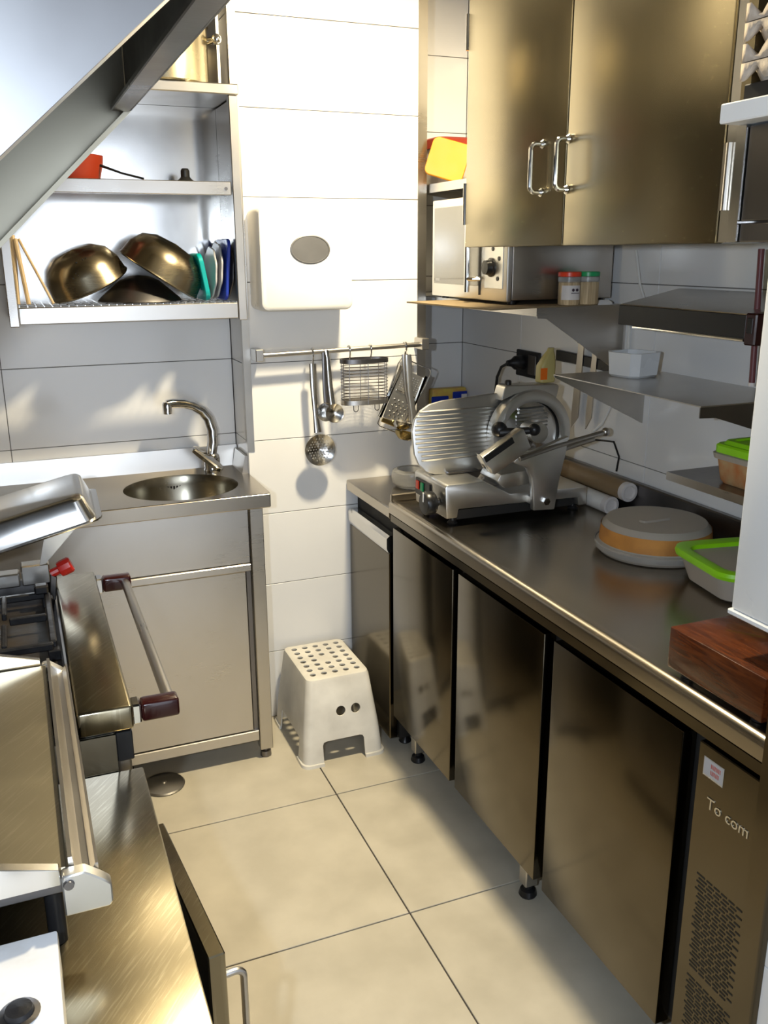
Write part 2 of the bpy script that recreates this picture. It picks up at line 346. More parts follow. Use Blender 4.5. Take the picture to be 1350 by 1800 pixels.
# ------------------------------------------------------------------ refrigerated counter (right)
FX = 1.018
t = thing('fridge_counter', 'long stainless refrigerated counter with three doors and a vented end panel', 'counter', (1.33, 1.70, 0))
wt = MB().prism([(FX, .845)] + [(FX + .016 - .016*math.cos(a), .868 + .016*math.sin(a)) for a in [k*PI/16 for k in range(9)]] + [(FX + .026, .8825), (FX + .04, .880), (XR - .026, .880), (XR - .004, .880), (XR - .004, .84), (FX + .02, .84)], 'y', 0.925, 2.470).build('worktop', 'steel_top', t)
MB().box(XR - .026, XR - .003, 0.925, 2.47, .8805, .975, .004).build('backsplash', 'dark_steel', t)
MB().box(FX + .004, XR - .03, 2.456, 2.470, .8805, .905, .003).build('end_upstand', 'steel_top', t)
MB().box(FX + .045, XR - .01, 0.925, 2.465, .15, .839).build('carcass', 'gap', t)
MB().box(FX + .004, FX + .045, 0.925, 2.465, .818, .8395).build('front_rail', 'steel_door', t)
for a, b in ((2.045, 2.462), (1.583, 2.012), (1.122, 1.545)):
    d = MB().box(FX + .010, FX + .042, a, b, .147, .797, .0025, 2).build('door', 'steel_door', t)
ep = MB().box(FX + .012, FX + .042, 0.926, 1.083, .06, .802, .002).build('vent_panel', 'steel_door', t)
sl = MB()
for k in range(56):
    z = .548 - k * .0078
    if z < .08 or k in (26, 27): continue
    y = 1.058 - random.uniform(0, .006) - (k % 2) * .006
    while y > 0.955:
        ln = .020 if y > 1.045 else .0135
        sl.box(FX + .0113, FX + .0135, y - ln, y, z, z + .0032); y -= ln + .0045
o = sl.build('vent_slots', 'gap', ep, smooth=0); o['kind'] = 'stuff'
st = MB().box(FX + .0112, FX + .0125, 1.020, 1.068, .744, .780, .0003).build('sticker', 'silver', ep)
MB().box(FX + .0107, FX + .0115, 1.0215, 1.0665, .7475, .7785).build('sticker_field', 'grey_plate', st)
text('sticker_print', 'IIIIIIII\nIIIIIII', .012, 'inkred', st, at_nx(FX + .0105, 1.050, .765), .0002)
text('emblem', 'To com', .031, 'alu', ep, at_nx(FX + .0118, 1.051, .688), .0012)
for y in (2.40, 1.70, 1.02):
    l = MB().box(1.072, 1.108, y - .018, y + .018, .035, .15, .003).build('leg', 'steel', t)
    MB().lathe([(.022, .0), (.024, .004), (.020, .018), (.011, .022), (.011, .036)], (1.09, y, 0), 16).build('foot', 'black', l)
for y in (2.40, 1.02):
    l = MB().box(1.56, 1.596, y - .018, y + .018, .035, .15, .003).build('leg', 'steel', t)
    MB().lathe([(.022, .0), (.024, .004), (.020, .018), (.011, .022), (.011, .036)], (1.578, y, 0), 16).build('foot', 'black', l)

t = thing('base_cabinet', 'narrow stainless cabinet between the tiled pillar and the long counter', 'cabinet', (1.33, 2.67, 0))
MB().box(1.022, XR - .004, 2.476, YP - .004, .822, .858, .003).build('worktop', 'steel_top', t)
MB().box(PX1 + .006, XR - .004, YP - .004, YN - .003, .822, .858, .002).build('worktop_return', 'steel_top', t)
MB().box(1.062, XR - .006, 2.49, YP - .006, .04, .822).build('carcass', 'gap', t)
dr = MB().box(1.030, 1.058, 2.497, YP - .010, .040, .700, .003).build('door', 'steel_door', t)
MB().prism([(1.030, .7005), (1.024, .715), (1.024, .748), (1.034, .757), (1.058, .757), (1.058, .7005)], 'y', 2.503, YP - .012).build('grip_rail', 'steel_bright', dr)
for y in (2.53, 2.83): MB().lathe([(.02, 0), (.022, .004), (.012, .02), (.012, .041)], (1.10, y, 0), 14).build('foot', 'black', t)

# ------------------------------------------------------------------ sink unit
SZ = .912; SY = 2.598; SXL, SXR = -0.62, 0.679
t = thing('sink_unit', 'stainless sink unit with round bowl, deep front lip and closed front panels', 'sink', (0.2, 2.80, 0))
def plate_hole(q, x0, x1, y0, y1, cx, cy, rx, ry, z, n=64):
    ang = sorted({2*PI*k/n for k in range(n)} | {math.atan2(y-cy, x-cx) % (2*PI) for x in (x0, x1) for y in (y0, y1)})
    A, B = [], []
    for a in ang:
        c, s_ = math.cos(a), math.sin(a)
        tx = ((x1-cx)/c if c > 1e-9 else (x0-cx)/c if c < -1e-9 else 1e9); ty = ((y1-cy)/s_ if s_ > 1e-9 else (y0-cy)/s_ if s_ < -1e-9 else 1e9)
        tt = min(tx, ty); A.append((cx + c*tt, cy + s_*tt, z)); B.append((cx + rx*c, cy + ry*s_, z))
    m = len(ang)
    q.add(A + B, [(i, (i+1) % m, m + (i+1) % m, m + i) for i in range(m)])
BX, BY, BR = 0.44, 2.782, 0.178
q = MB(); plate_hole(q, SXL, SXR, SY, YL - .022, BX, BY, BR, BR * .92, SZ)
q.box(SXL, SXR, SY, SY + .012, SZ - .046, SZ - .0005, .003)
q.box(SXR - .012, SXR, SY + .012, YP - .006, SZ - .046, SZ - .0005, .002)
q.build('worktop', 'steel_top', t)
q = MB(); pf = [(1.0, SZ), (.985, SZ - .006), (.96, SZ - .03), (.90, SZ - .11), (.75, SZ - .145), (.12, SZ - .155)]
q.loft([[(BX + BR*k*math.cos(2*PI*i/48), BY + BR*.92*k*math.sin(2*PI*i/48), z) for i in range(48)] for k, z in pf], cap0=False)
bw = q.build('bowl', 'sink_bowl', t)
q = MB()
for k in range(5): q.box(BX - .022 + k*.010, BX - .016 + k*.010, BY + BR*.92*.948, BY + BR*.92*.952 + .004, SZ - .052, SZ - .034)
q.build('overflow', 'black', bw)
MB().lathe([(.026, SZ - .1548), (.026, SZ - .152), (.018, SZ - .152), (.016, SZ - .154)], (BX, BY, 0), 20).build('drain', 'chrome', bw)
q = MB(); q.prism([(YL - .022, SZ), (YL - .003, SZ), (YL - .003, SZ + .07), (YL - .012, SZ + .07)], 'x', SXL, SXR - .002); q.build('backsplash', 'steel', t)
q = MB(); q.prism([(SXR - .022, SZ), (SXR - .002, SZ), (SXR - .002, SZ + .06), (SXR - .01, SZ + .06)], 'y', YP + .003, YL - .024); q.build('side_splash', 'steel', t)
MB().box(SXL + .02, SXR - .068, SY + .022, SY + .034, .688, SZ - .046, .002).build('upper_panel', 'steel', t)
MB().box(SXL + .02, SXR - .068, SY + .012, SY + .034, .664, .687, .002).build('mid_rail', 'steel', t)
MB().box(SXL + .02, SXR - .085, SY + .018, SY + .034, .108, .662, .002).build('door', 'steel', t)
MB().box(SXR - .082, SXR - .069, SY + .024, SY + .034, .10, .662).build('door_shadow_gap', 'dark_steel', t)
MB().box(SXL + .02, SXR - .068, SY + .012, SY + .034, .070, .106, .002).build('bottom_rail', 'steel', t)
MB().box(SXL + .02, SXR - .03, SY + .034, YL - .03, .072, .09).build('floor_shelf', 'steel', t)
for x in (SXR - .066, SXL + .02):
    l = MB().box(x, x + .042, SY + .010, SY + .052, .032, SZ - .0465, .002).build('leg', 'guard', t)
    MB().lathe([(.018, 0), (.019, .004), (.017, .020), (.010, .022), (.010, .033)], (x + .021, SY + .031, 0), 14).build('foot', 'dark_steel', l)
    l = MB().box(x, x + .042, YP - .07, YP - .03, .032, SZ - .0465, .002).build('leg', 'guard', t)
    MB().lathe([(.018, 0), (.019, .004), (.017, .020), (.010, .022), (.010, .033)], (x + .021, YP - .05, 0), 14).build('foot', 'dark_steel', l)

t = thing('faucet', 'curved swan-neck chrome faucet with a flat lever at the back of the sink', 'faucet', (0.575, 2.952, SZ))
MB().lathe([(.028, 0), (.029, .006), (.026, .012), (.026, .045), (.024, .056), (.018, .062)], (0.575, 2.952, SZ), 20).build('body', 'chrome', t)
pth = [(0.573, 2.955, SZ + .055), (0.582, 2.957, SZ + .10), (0.583, 2.96, SZ + .14), (0.572, 2.96, SZ + .18), (0.552, 2.958, SZ + .207), (0.522, 2.954, SZ + .226), (0.49, 2.948, SZ + .236), (0.452, 2.94, SZ + .240), (0.435, 2.937, SZ + .238)]
sp = MB().tube(pth, [.018, .018, .018, .0175, .017, .016, .0155, .015, .0145], 16).build('spout', 'chrome', t)
MB().lathe([(.015, -.028), (.016, .002), (.012, .010)], (0.437, 2.937, SZ + .236), 16).build('aerator', 'chrome', sp)
q = MB(); q.rb([(-.009, .015, .058, .013), (-.006, .018, .062, .016), (.005, .018, .062, .016), (.009, .013, .055, .012)], 0, 0)
q.xf(Matrix.Translation((0.548, 2.893, SZ + .058)) @ Matrix.Rotation(math.radians(50), 4, 'Z') @ Matrix.Rotation(math.radians(34), 4, 'X')); q.build('lever', 'chrome', t)

# ------------------------------------------------------------------ left wall shelf
HY0 = 2.76
t = thing('wall_shelf', 'stainless wall shelf unit with three levels above the sink', 'shelf', (0.3, 2.9, 1.42))
X0, X1 = -0.004, 0.672
MB().box(X0, X1, YL - .016, YL - .004, 1.43, 2.56).build('back_panel', 'steel_bright', t)
MB().box(X1 - .008, X1, HY0 + .027, YL - .018, 1.43, 2.05).build('side_panel', 'steel', t)
MB().box(X0, X0 + .008, HY0 + .027, YL - .018, 1.43, 2.05).build('side_panel', 'steel', t)
MB().box(X1 - .03, X1 - .022, HY0 + .10, YL - .018, 2.084, 2.56).build('side_panel', 'steel', t)
for x in (X0, X1 - .026): MB().box(x, x + .026, HY0, HY0 + .026, 1.422, 2.053, .002).build('post', 'steel', t)
q = MB(); q.box(X0 + .027, X1 - .027, HY0 + .002, HY0 + .022, 1.428, 1.474, .002); q.box(X0 + .027, X1 - .027, YL - .04, YL - .018, 1.43, 1.46); q.build('shelf_frame', 'steel', t)
q = MB(); q.box(-.25, X1 - .030, HY0 + .002, HY0 + .020, 1.782, 1.820, .002); q.box(-.25, X1 - .030, YL - .05, YL - .018, 1.80, 1.812); q.build('shelf_frame', 'steel', t)
MB().box(-.25, X1 + .004, HY0 - .004, YL - .018, 2.054, 2.083, .003).build('shelf_board', 'steel', t)
for z, xa in ((1.4765, X0 + .03), (1.815, -.24)):
    q = MB()
    n = int((X1 - .03 - xa) / .022)
    for k in range(n + 1): q.tube([(xa + k*.022, HY0 + .006, z), (xa + k*.022, YL - .02, z - (.006 if z > 1.6 else .0))], .0017, 5)
    for y in (HY0 + .008, HY0 + .10, HY0 + .19): q.tube([(xa, y, z - .004), (X1 - .03, y, z - .004)], .0022, 6)
    q.build('wire_rack', 'steel_bright', t)
for sx, z in ((X1 - .031, 1.80),): MB().lathe([(.005, -.003), (.005, .0)], (sx - .015, HY0 + .002, z), 10, 'y').build('screw', 'dark_steel', t)
RZ = 1.4785
def lathe_thing(name, label, cat, prof, m, c, rot=None, n=40, group=None):
    q = MB().lathe(prof, (0, 0, 0), n, close=False)
    if rot is not None: q.xf(rot)
    zmin = min(p[2] for p in q.v); q.xf(Matrix.Translation((c[0], c[1], c[2] - zmin)))
    o = q.build(name, m, origin=c); md = o.modifiers.new('thick', 'SOLIDIFY'); md.thickness = .0016
    return tag(o, label, cat, group)
R4 = Matrix.Rotation
CR = R4(math.radians(-24), 4, 'Y') @ R4(math.radians(8), 4, 'X') @ Matrix.Scale(.94, 4)
bprof = [(.125, 0), (.128, .004), (.124, .010), (.118, .05), (.098, .088), (.062, .112), (.0, .120)]
o = lathe_thing('colander', 'dark-gold colander with drain holes, leaning upside down at the left', 'colander', bprof, 'steel_bowl', (0.232, 2.895, RZ), CR)
dots = MB()
for k in range(22):
    a = -PI/2 - .05 + random.uniform(-.35, .35); h = random.uniform(.045, .098); rr = .124 - (h - .01) * .32 if h < .06 else .118 - (h - .05) * .62
    dots.ball((rr * math.cos(a), rr * math.sin(a), h), .0022, 6)
zr = min((CR @ Vector((p[0]*math.cos(a), p[0]*math.sin(a), p[1]))).z for p in bprof for a in [k*PI/20 for k in range(40)])
dots.xf(Matrix.Translation((0.232, 2.895, RZ - zr)) @ CR)
dots.build('drain_holes', 'black', o)
lathe_thing('mixing_bowl', 'steel bowl tilted on top of the lower pan beside the colander', 'bowl',
            [(.128, 0), (.131, .004), (.128, .010), (.122, .05), (.10, .085), (.062, .104), (.0, .110)], 'steel_bowl', (0.430, 2.880, RZ + .004), R4(math.radians(33), 4, 'Y') @ R4(math.radians(6), 4, 'X'))
lathe_thing('frying_pan', 'dark shallow pan lying face down under the tilted bowl', 'pan',
            [(.122, 0), (.125, .003), (.118, .012), (.060, .062), (.03, .075), (.0, .078)], 'dark_steel', (0.372, 2.885, RZ))
# upright boards and plates
def upright(name, label, cat, m, x, w_, h, th, lean, ytop=0, rad=.02, yc=2.89, wave=False):
    q = MB()
    if wave: pts = [(w_/2 * math.cos(a) * (1 + .03*math.cos(9*a)), h/2 + h/2 * math.sin(a) * (1 + .03*math.cos(9*a))) for a in [2*PI*k/54 for k in range(54)]]
    else: pts = rrect(0, h/2, w_/2, h/2, rad, 6)
    q.prism(pts, 'x', -th/2, th/2, min(.002, th*.3))
    q.xf(R4(lean, 4, 'Y')); zm = min(p[2] for p in q.v)
    q.xf(Matrix.Translation((x, yc, RZ - zm + .0005)))
    return tag(q.build(name, m, origin=(x, yc, RZ)), label, cat)
upright('chopping_board', 'teal plastic tray with raised edge standing beside the tilted bowl', 'tray', 'teal', 0.566, .18, .140, .014, math.radians(-9), rad=.03, yc=2.885)
upright('plate', 'scalloped grey plate standing upright next to the teal tray', 'plate', 'grey_plate', 0.588, .19, .158, .006, math.radians(4), yc=2.90, wave=True)
upright('plate', 'pale grey plate standing upright against the blue board', 'plate', 'grey_plate', 0.604, .20, .172, .006, math.radians(5), yc=2.905, wave=True)
upright('cutting_board', 'dark blue plastic board standing upright near the shelf post', 'board', 'blue', 0.620, .18, .182, .010, math.radians(5), rad=.025, yc=2.885)
upright('plate', 'dark grey plate standing upright, closest to the right side of the shelf', 'plate', 'dark_steel', 0.640, .20, .172, .006, math.radians(4), yc=2.905, wave=True)
for (xa, ya, za, xb, yb, zb, w_, lab) in ((0.024, 2.80, RZ, 0.030, 2.83, 1.67, .006, 'dark thin stick leaning beside the left shelf post'), (0.052, 2.79, RZ, 0.036, 2.82, 1.66, .006, 'pale flat wooden stick standing near the left shelf post'),
                                    (0.118, 2.79, RZ, 0.045, 2.84, 1.66, .004, 'thin slanted wooden skewer leaning left of the colander')):
    q = MB().tube([(xa, ya, za + .004), (xb, yb, zb)], w_, 8)
    tag(q.build('wooden_stick', 'wood_stick', origin=(xa, ya, za)), lab, 'stick', 'sticks on the lower shelf')
# middle shelf things
MZ = 1.818
t = thing('red_pan', 'orange-red pan with a thin handle on the middle shelf, half hidden by the hood', 'pan', (0.21, 2.90, MZ))
MB().lathe([(.0, .0), (.075, .0), (.088, .05), (.090, .072), (.084, .072), (.074, .006)], (0.21, 2.90, MZ), 32).build('body', 'orange_red', t)
MB().tube([(0.285, 2.86, MZ + .045), (0.34, 2.82, MZ + .022), (0.395, 2.785, MZ + .006)], [.004, .003, .003], 8).build('handle', 'black', t)
t = thing('pot_lid', 'steel pot lid with a black knob on the middle shelf', 'lid', (0.535, 2.90, MZ))
MB().lathe([(.085, 0), (.086, .004), (.05, .008), (.0, .011)], (0.535, 2.90, MZ), 36).build('dome', 'dark_steel', t)
MB().lathe([(.026, .010), (.018, .017), (.0135, .022), (.0135, .040), (.009, .046), (0, .047)], (0.535, 2.90, MZ), 16).build('knob', 'black', t)
# pot on the top shelf
t = thing('stock_pot', 'tall stainless stock pot with a side handle on the top shelf', 'pot', (0.482, 2.878, 2.0835))
MB().lathe([(0, 0), (.130, 0), (.134, .004), (.134, .155), (.138, .158), (.138, .164), (.131, .164), (.130, .006), (0, .004)], (0.482, 2.878, 2.0835), 44).build('body', 'pot', t)
MB().lathe([(.139, .1645), (.139, .169), (.05, .185), (0, .187)], (0.482, 2.878, 2.0835), 44).build('lid', 'steel_bright', t)
q = MB().tube([(0.610, 2.860, 2.205), (0.628, 2.842, 2.208), (0.634, 2.822, 2.208)], [.010, .011, .013], 12); q.ball((0.634, 2.822, 2.208), .015); q.build('handle', 'chrome', t)

# ------------------------------------------------------------------ towel dispenser
t = thing('towel_dispenser', 'white plastic paper towel dispenser with grey oval window on the pillar', 'dispenser', (0.86, YP, 1.44))
q = MB()
lv = [(YP - .001, .150, .153, .02), (YP - .075, .151, .155, .022), (YP - .115, .150, .154, .022), (YP - .126, .146, .150, .022), (YP - .131, .138, .142, .022)]
q.loft([[(p[0], y, p[1]) for p in rrect(0.862, 1.599, hx, hz, rd, 8)] for y, hx, hz, rd in lv]); q.build('housing', 'white_plastic', t)
q = MB(); q.loft([[(0.872 + a*k*math.cos(2*PI*i/40), y, 1.628 + b*k*math.sin(2*PI*i/40)) for i in range(40)] for a, b, k, y in ((.064, .043, 1, YP - .129), (.064, .043, 1, YP - .1325), (.064, .043, .93, YP - .134), (.064, .043, .90, YP - .1325))], cap0=False)
q.build('window', 'grey_oval', t)

# ------------------------------------------------------------------ rail with utensils
RY = YP - .055; RZ0, RZ1 = 1.305, 1.318
def railz(x): return RZ0 + (RZ1 - RZ0) * (x - .70) / .59
t = thing('utensil_rail', 'stainless rail across the tiled pillar holding hanging utensils', 'rail', (1.0, YP, 1.31))
MB().tube([(.712, RY, railz(.712)), (1.282, RY, railz(1.282))], .008, 14).build('bar', 'steel', t)
for x in (.716, 1.292):
    MB().box(x - .013, x + .013, YP - .07, YP - .0025, railz(x) - .018, railz(x) + .02, .002).build('bracket', 'steel', t)
def hook(parent, x, y, drop):
    z = railz(x)
    p = arc((x, RY, z), .0125, -.6, PI * 1.0, 12, 'yz') + [(x, RY - .0112, z - .015), (x, RY - .006, z - drop + .012), (x, RY - .004, z - drop)]
    MB().tube(p, .0026, 8).build('hook', 'chrome', parent)
t = thing('skimmer', 'perforated round skimmer with long handle hanging lowest on the rail', 'skimmer', (0.905, RY, .96))
hook(t, .893, RY, .042)
q = MB().tube([(.893, RY - .002, 1.272), (.894, RY - .004, 1.20), (.899, RY - .006, 1.10), (.904, RY - .006, 1.045)], [.012, .012, .0095, .013], 14)
q.v = [(p[0], RY - .004 + (p[1] - (RY - .004)) * .3, p[2]) for p in q.v]; q.build('handle', 'steel_bright', t)
q = MB().lathe([(0, .012), (.030, .008), (.048, .001), (.054, -.004), (.053, -.006), (.045, -.0015), (.028, .005), (0, .009)], (.910, RY - .004, .985), 40, 'y'); sk = q.build('dish', 'steel_bright', t)
c = MB()
for i in range(-4, 5):
    for j in range(-4, 5):
        x, z = i*.010 + (j % 2)*.005, j*.0092
        if x*x + z*z < .041**2: c.lathe([(.0022, -.03), (.0022, .03)], (.910 + x, RY - .004, .985 + z), 6, 'y')
boolean(sk, c)
for dx, dy, lz, lab in ((-.010, .004, 0, 'small dark-handled measuring ladle hanging behind a brighter one left of the basket'), (.006, -.010, -.004, 'small bright steel measuring ladle hanging just left of the wire basket')):
    t = thing('measuring_ladle', lab, 'ladle', (0.945 + dx, RY, 1.08), group='small ladles on the rail')
    q = MB().tube([(.935 + dx*.3, RY + dy - .004, railz(.935) + .004), (.936 + dx*.5, RY + dy - .012, 1.29), (.940 + dx*.8, RY + dy - .012, 1.20), (.946 + dx, RY + dy - .012, 1.135)], [.007, .008, .009, .010], 10)
    cy = RY + dy - .012; q.v = [(p[0], cy + (p[1] - cy) * .25 if p[2] < 1.30 else p[1], p[2]) for p in q.v]; q.build('handle', 'steel_bright' if lz else 'dark_steel', t)
    MB().lathe([(.0, .016), (.018, .012), (.030, .0), (.0315, -.002), (.029, -.001), (.017, .009), (0, .012)], (.948 + dx*1.6, cy - .002, 1.112 + lz), 28, 'y').build('cup', 'steel_bright', t)
t = thing('wire_basket', 'oval wire cutlery basket hanging from two hooks on the rail', 'basket', (1.06, RY, 1.14))
bxc, byc = 1.058, RY - .040
def oval(z, k=1.0, n=40): return [(bxc + .080*k*math.copysign(abs(math.cos(a))**.75, math.cos(a)), byc + .036*k*math.copysign(abs(math.sin(a))**.75, math.sin(a)), z) for a in [2*PI*i/n for i in range(n)]]
q = MB(); q.loft([oval(1.286), oval(1.286, 1.03), oval(1.272, 1.03), oval(1.272)], closed=True); q.build('rim_band', 'dark_steel', t)
q = MB()
for k in range(11): q.tube(oval(1.262 - k*.0105, 1.0 - (k % 3 == 0)*.01), .0013, 5, closed=True)
for i in range(0, 40, 5):
    p = oval(0)[i]; q.tube([(p[0], p[1], 1.274), (p[0], p[1], 1.138)], .0014, 5)
for k in range(6): q.tube([(bxc + .006, byc - .033, 1.262 - k*.02), (bxc + .030, byc + .033, 1.250 - k*.02)], .0012, 5)
q.build('wires', 'dark_steel', t)
q = MB(); q.loft([oval(1.152), oval(1.152, 1.02), oval(1.137, 1.02), oval(1.137, .2)], cap0=False); q.build('bottom_band', 'steel', t)
for x in (1.020, 1.095):
    hook(t, x, RY, .040)
    MB().tube([(x - .008, byc - .02, 1.137), (x - .008, byc - .02, 1.122)] + arc((x, byc - .02, 1.122), .008, PI, 2*PI, 6) + [(x + .008, byc - .02, 1.137)], .0014, 6).build('loop_foot', 'dark_steel', t)
# grater, tilted
t = thing('box_grater', 'flat steel grater in a wire frame hanging tilted at the right end of the rail', 'grater', (1.23, RY, 1.07))
G = Matrix.Translation((1.214, RY - .016, 1.270)) @ R4(math.radians(24), 4, 'Y')
def gl(q): return q.xf(G)
fr = [(-.012, 0, .004), (.100, 0, .004), (.108, 0, -.004), (.108, 0, -.05), (.088, 0, -.20), (.086, 0, -.232), (.076, 0, -.238), (.004, 0, -.238), (-.006, 0, -.232), (-.007, 0, -.20), (-.018, 0, -.02)]
gl(MB().tube(fr, .0022, 6, closed=True)).build('wire_frame', 'chrome', t)
pl = gl(MB().prism([(.0, -.03), (.098, -.03), (.080, -.205), (.002, -.205)], 'y', -.002, .001)).build('grating_plate', 'alu', t)
for x0_, x1_ in ((-.012, .002), (.088, .100)): gl(MB().prism([(x0_, -.022), (x1_, -.022), (x1_ - .015, -.208), (x0_ + .006, -.208)], 'y', -.008, .003, .001)).build('side_rail', 'steel_bright', t)
q = MB()
for i in range(6):
    for j in range(4): q.ball((.018 + j*.017 + (i % 2)*.006, -.003, -.135 - i*.011), .0040, 6)
gl(q).build('coarse_teeth', 'steel_bright', pl)
q = MB()
for i in range(7):
    for j in range(8): q.ball((.016 + j*.0095, -.0025, -.045 - i*.0075), .0014, 5)
gl(q).build('fine_teeth', 'steel_bright', pl)
gl(MB().prism([(.010, -.106), (.085, -.106), (.085, -.100), (.010, -.100)], 'y', -.007, -.002, .001)).build('slicing_slot', 'steel_bright', pl)
gl(MB().prism([(.0, -.206), (.082, -.206), (.082, -.222), (.0, -.222)], 'y', -.010, .001, .002)).build('end_lip', 'brass', t)
hook(t, 1.219, RY, .034)
for k, (lab, cx, cz, dy, hx) in enumerate((('steel soup ladle with upper cup, hanging behind its twin in front of the grater', 1.198, 1.060, .014, -.008), ('steel soup ladle with golden-looking lower cup, hanging frontmost on the grater hook', 1.204, 1.026, -.004, -.004))):
    t = thing('soup_ladle', lab, 'ladle', (1.24, RY - .038 + dy, .98), group='soup ladles at the end of the rail')
    cy = RY - .038 + dy
    q = MB().tube([(1.219 + hx, cy + .002, 1.290), (1.220 + hx, cy + .001, 1.270), (1.226 + hx, cy, 1.17), (1.240 + hx, cy, cz + .05), (1.245 + hx, cy, cz + .004)], [.011, .0125, .010, .010, .011], 12)
    q.v = [(p[0], cy + (p[1] - cy) * .35, p[2]) for p in q.v]; q.build('handle', 'alu' if k else 'steel', t)
    if k: hook(t, 1.222, RY, .028)
    q = MB().lathe([(.0, -.026), (.020, -.022), (.034, -.008), (.037, .004), (.035, .004), (.030, -.008), (.018, -.019), (0, -.023)], (0, 0, 0), 28)
    q.xf(Matrix.Translation((cx, cy - .002, cz)) @ R4(math.radians(14), 4, 'Y')); q.build('cup', 'brass' if k else 'steel_bright', t)

# ------------------------------------------------------------------ step stool
t = thing('step_stool', 'white plastic step stool with perforated top and two round holes in its side', 'stool', (0.868, 2.668, 0))
sx, sy = 0.866, 2.668
q = MB(); H_ = .282
out = [(0, .146, .186, .028), (.010, .145, .185, .028), (.011, .139, .179, .026), (.10, .132, .170, .026), (H_ - .012, .110, .146, .022), (H_ - .003, .107, .142, .022), (H_, .100, .135, .020)]
inn = [(H_ - .005, .098, .133, .019), (H_ - .014, .104, .140, .020), (.10, .128, .166, .024), (.012, .135, .175, .024), (0, .138, .178, .024)]
rings = [[(p[0], p[1], z) for p in rrect(sx + .004 * z / H_, sy + .025 * z / H_, hx, hy, rd, 6)] for z, hx, hy, rd in out + inn]
q.loft(rings, False, False)
n_ = len(rings[0]); R_ = len(out)
q.f.append(tuple((R_-1)*n_ + i for i in range(n_))); q.f.append(tuple(R_*n_ + i for i in range(n_))[::-1])
q.f = [ff for ff in q.f if not (all((R_-1)*n_ <= i < (R_+1)*n_ for i in ff) and len(ff) == 4)]
m_ = len(rings) - 1
for i in range(n_): q.f.append((m_*n_ + i, m_*n_ + (i+1) % n_, (i+1) % n_, i))
body = q.build('body', 'stool', t)
c = MB()
for i in range(5):
    for j in range(7):
        if (i, j) == (2, 3): continue
        c.lathe([(.0102, H_ - .03), (.0102, H_ + .03)], (sx + .004 + (i - 2)*.0385, sy + .025 + (j - 3)*.0355, 0), 14)
boolean(body, c)
c = MB()
for ex in (.000, .052): c.lathe([(.0165, sy - .25), (.0165, sy - .05)], (sx + ex, 0, .168), 20, 'y')
def arch(hw, z): return [(-hw, -.02), (hw, -.02), (hw, z - .012), (hw - .004, z - .003), (hw - .013, z), (-hw + .013, z), (-hw + .004, z - .003), (-hw, z - .012)]
c.prism([(sx + a, b) for a, b in arch(.072, .078)], 'y', sy - .3, sy + .3)
boolean(body, c)
c = MB(); c.prism([(sy + a, b) for a, b in arch(.105, .078)], 'x', sx - .3, sx + .3); boolean(body, c)

o = MB().lathe([(0, 0), (.064, 0), (.066, .003), (.062, .007), (.008, .010), (.005, .013), (0, .013)], (0.288, 2.578, .0005), 40).build('floor_drain_cover', 'guard', origin=(0.288, 2.578, .0005))
tag(o, 'round steel drain cover on the floor beside the sink unit', 'drain cover')

# ------------------------------------------------------------------ meat slicer
t = thing('meat_slicer', 'cast aluminium meat slicer with ribbed gauge plate and round blade guard', 'slicer', (1.29, 2.25, .88))
for x, y in ((1.095, 2.185), (1.085, 2.335), (1.495, 2.185), (1.495, 2.335)):
    MB().lathe([(.014, .8805), (.016, .884), (.010, .890), (.010, .906)], (x, y, 0), 14).build('foot', 'black', t)
base = MB().prism([(1.060, .905), (1.055, .995), (1.062, 1.003), (1.175, 1.003), (1.21, .985), (1.26, .958), (1.52, .952), (1.522, .897), (1.492, .897), (1.490, .922), (1.098, .930), (1.094, .905)], 'y', 2.152, 2.36, .004, 2).build('base', 'alu', t)
MB().box(1.10, 1.485, 2.17, 2.345, .895, .9215).build('base_underside', 'gap', t)
cp = MB().box(1.051, 1.0565, 2.245, 2.345, .935, .985, .002).build('switch_panel', 'black', t)
MB().box(1.047, 1.052, 2.315, 2.335, .952, .978, .002).build('stop_button', 'redlid', cp)
MB().box(1.047, 1.052, 2.285, 2.303, .952, .978, .002).build('start_button', 'green', cp)
q = MB().lathe([(.012, 0), (.012, .012), (.030, .014), (.034, .022), (.034, .040), (.030, .046), (0, .047)], (1.055, 2.195, .945), 12, '-x'); kn = q.build('thickness_knob', 'black', t)
MB().box(1.0065, 1.010, 2.192, 2.198, .950, .976).build('pointer', 'white_plastic', kn)
gp = [(1.020, 1.065), (1.032, 1.035), (1.052, 1.014), (1.08, 1.003), (1.13, 1.0), (1.335, 1.008), (1.335, 1.225), (1.27, 1.222), (1.115, 1.212), (1.075, 1.204), (1.045, 1.188), (1.026, 1.165), (1.016, 1.13)]
GT = Matrix.Translation((0, 2.285, 1.0)) @ R4(math.radians(-7), 4, 'X') @ Matrix.Translation((0, -2.285, -1.0))
pt = MB().prism(gp, 'y', 2.272, 2.286, .003, 2).xf(GT).build('gauge_plate', 'alu', t)
q = MB()
for k in range(12):
    z = 1.046 + k*.0125; x0_ = 1.024 if 3 < k < 9 else 1.030 if k > 1 and k < 11 else 1.040
    q.prism([(2.2735, z - .004), (2.2675, z), (2.2735, z + .004)], 'x', x0_, 1.325)
q.xf(GT).build('ridges', 'alu', pt)
q = MB().box(1.115, 1.215, 2.255, 2.30, 1.0035, 1.010, .002); q.box(1.14, 1.18, 2.265, 2.29, .990, 1.004); q.build('plate_support', 'dark_steel', t)
BC = (1.386, 2.262, 1.098)
MB().lathe([(.098, -.004), (.100, -.012), (.112, -.016), (.130, -.012), (.134, .0), (.134, .022), (.10, .022)], BC, 56, 'y', close=False).build('blade_guard', 'alu', t)
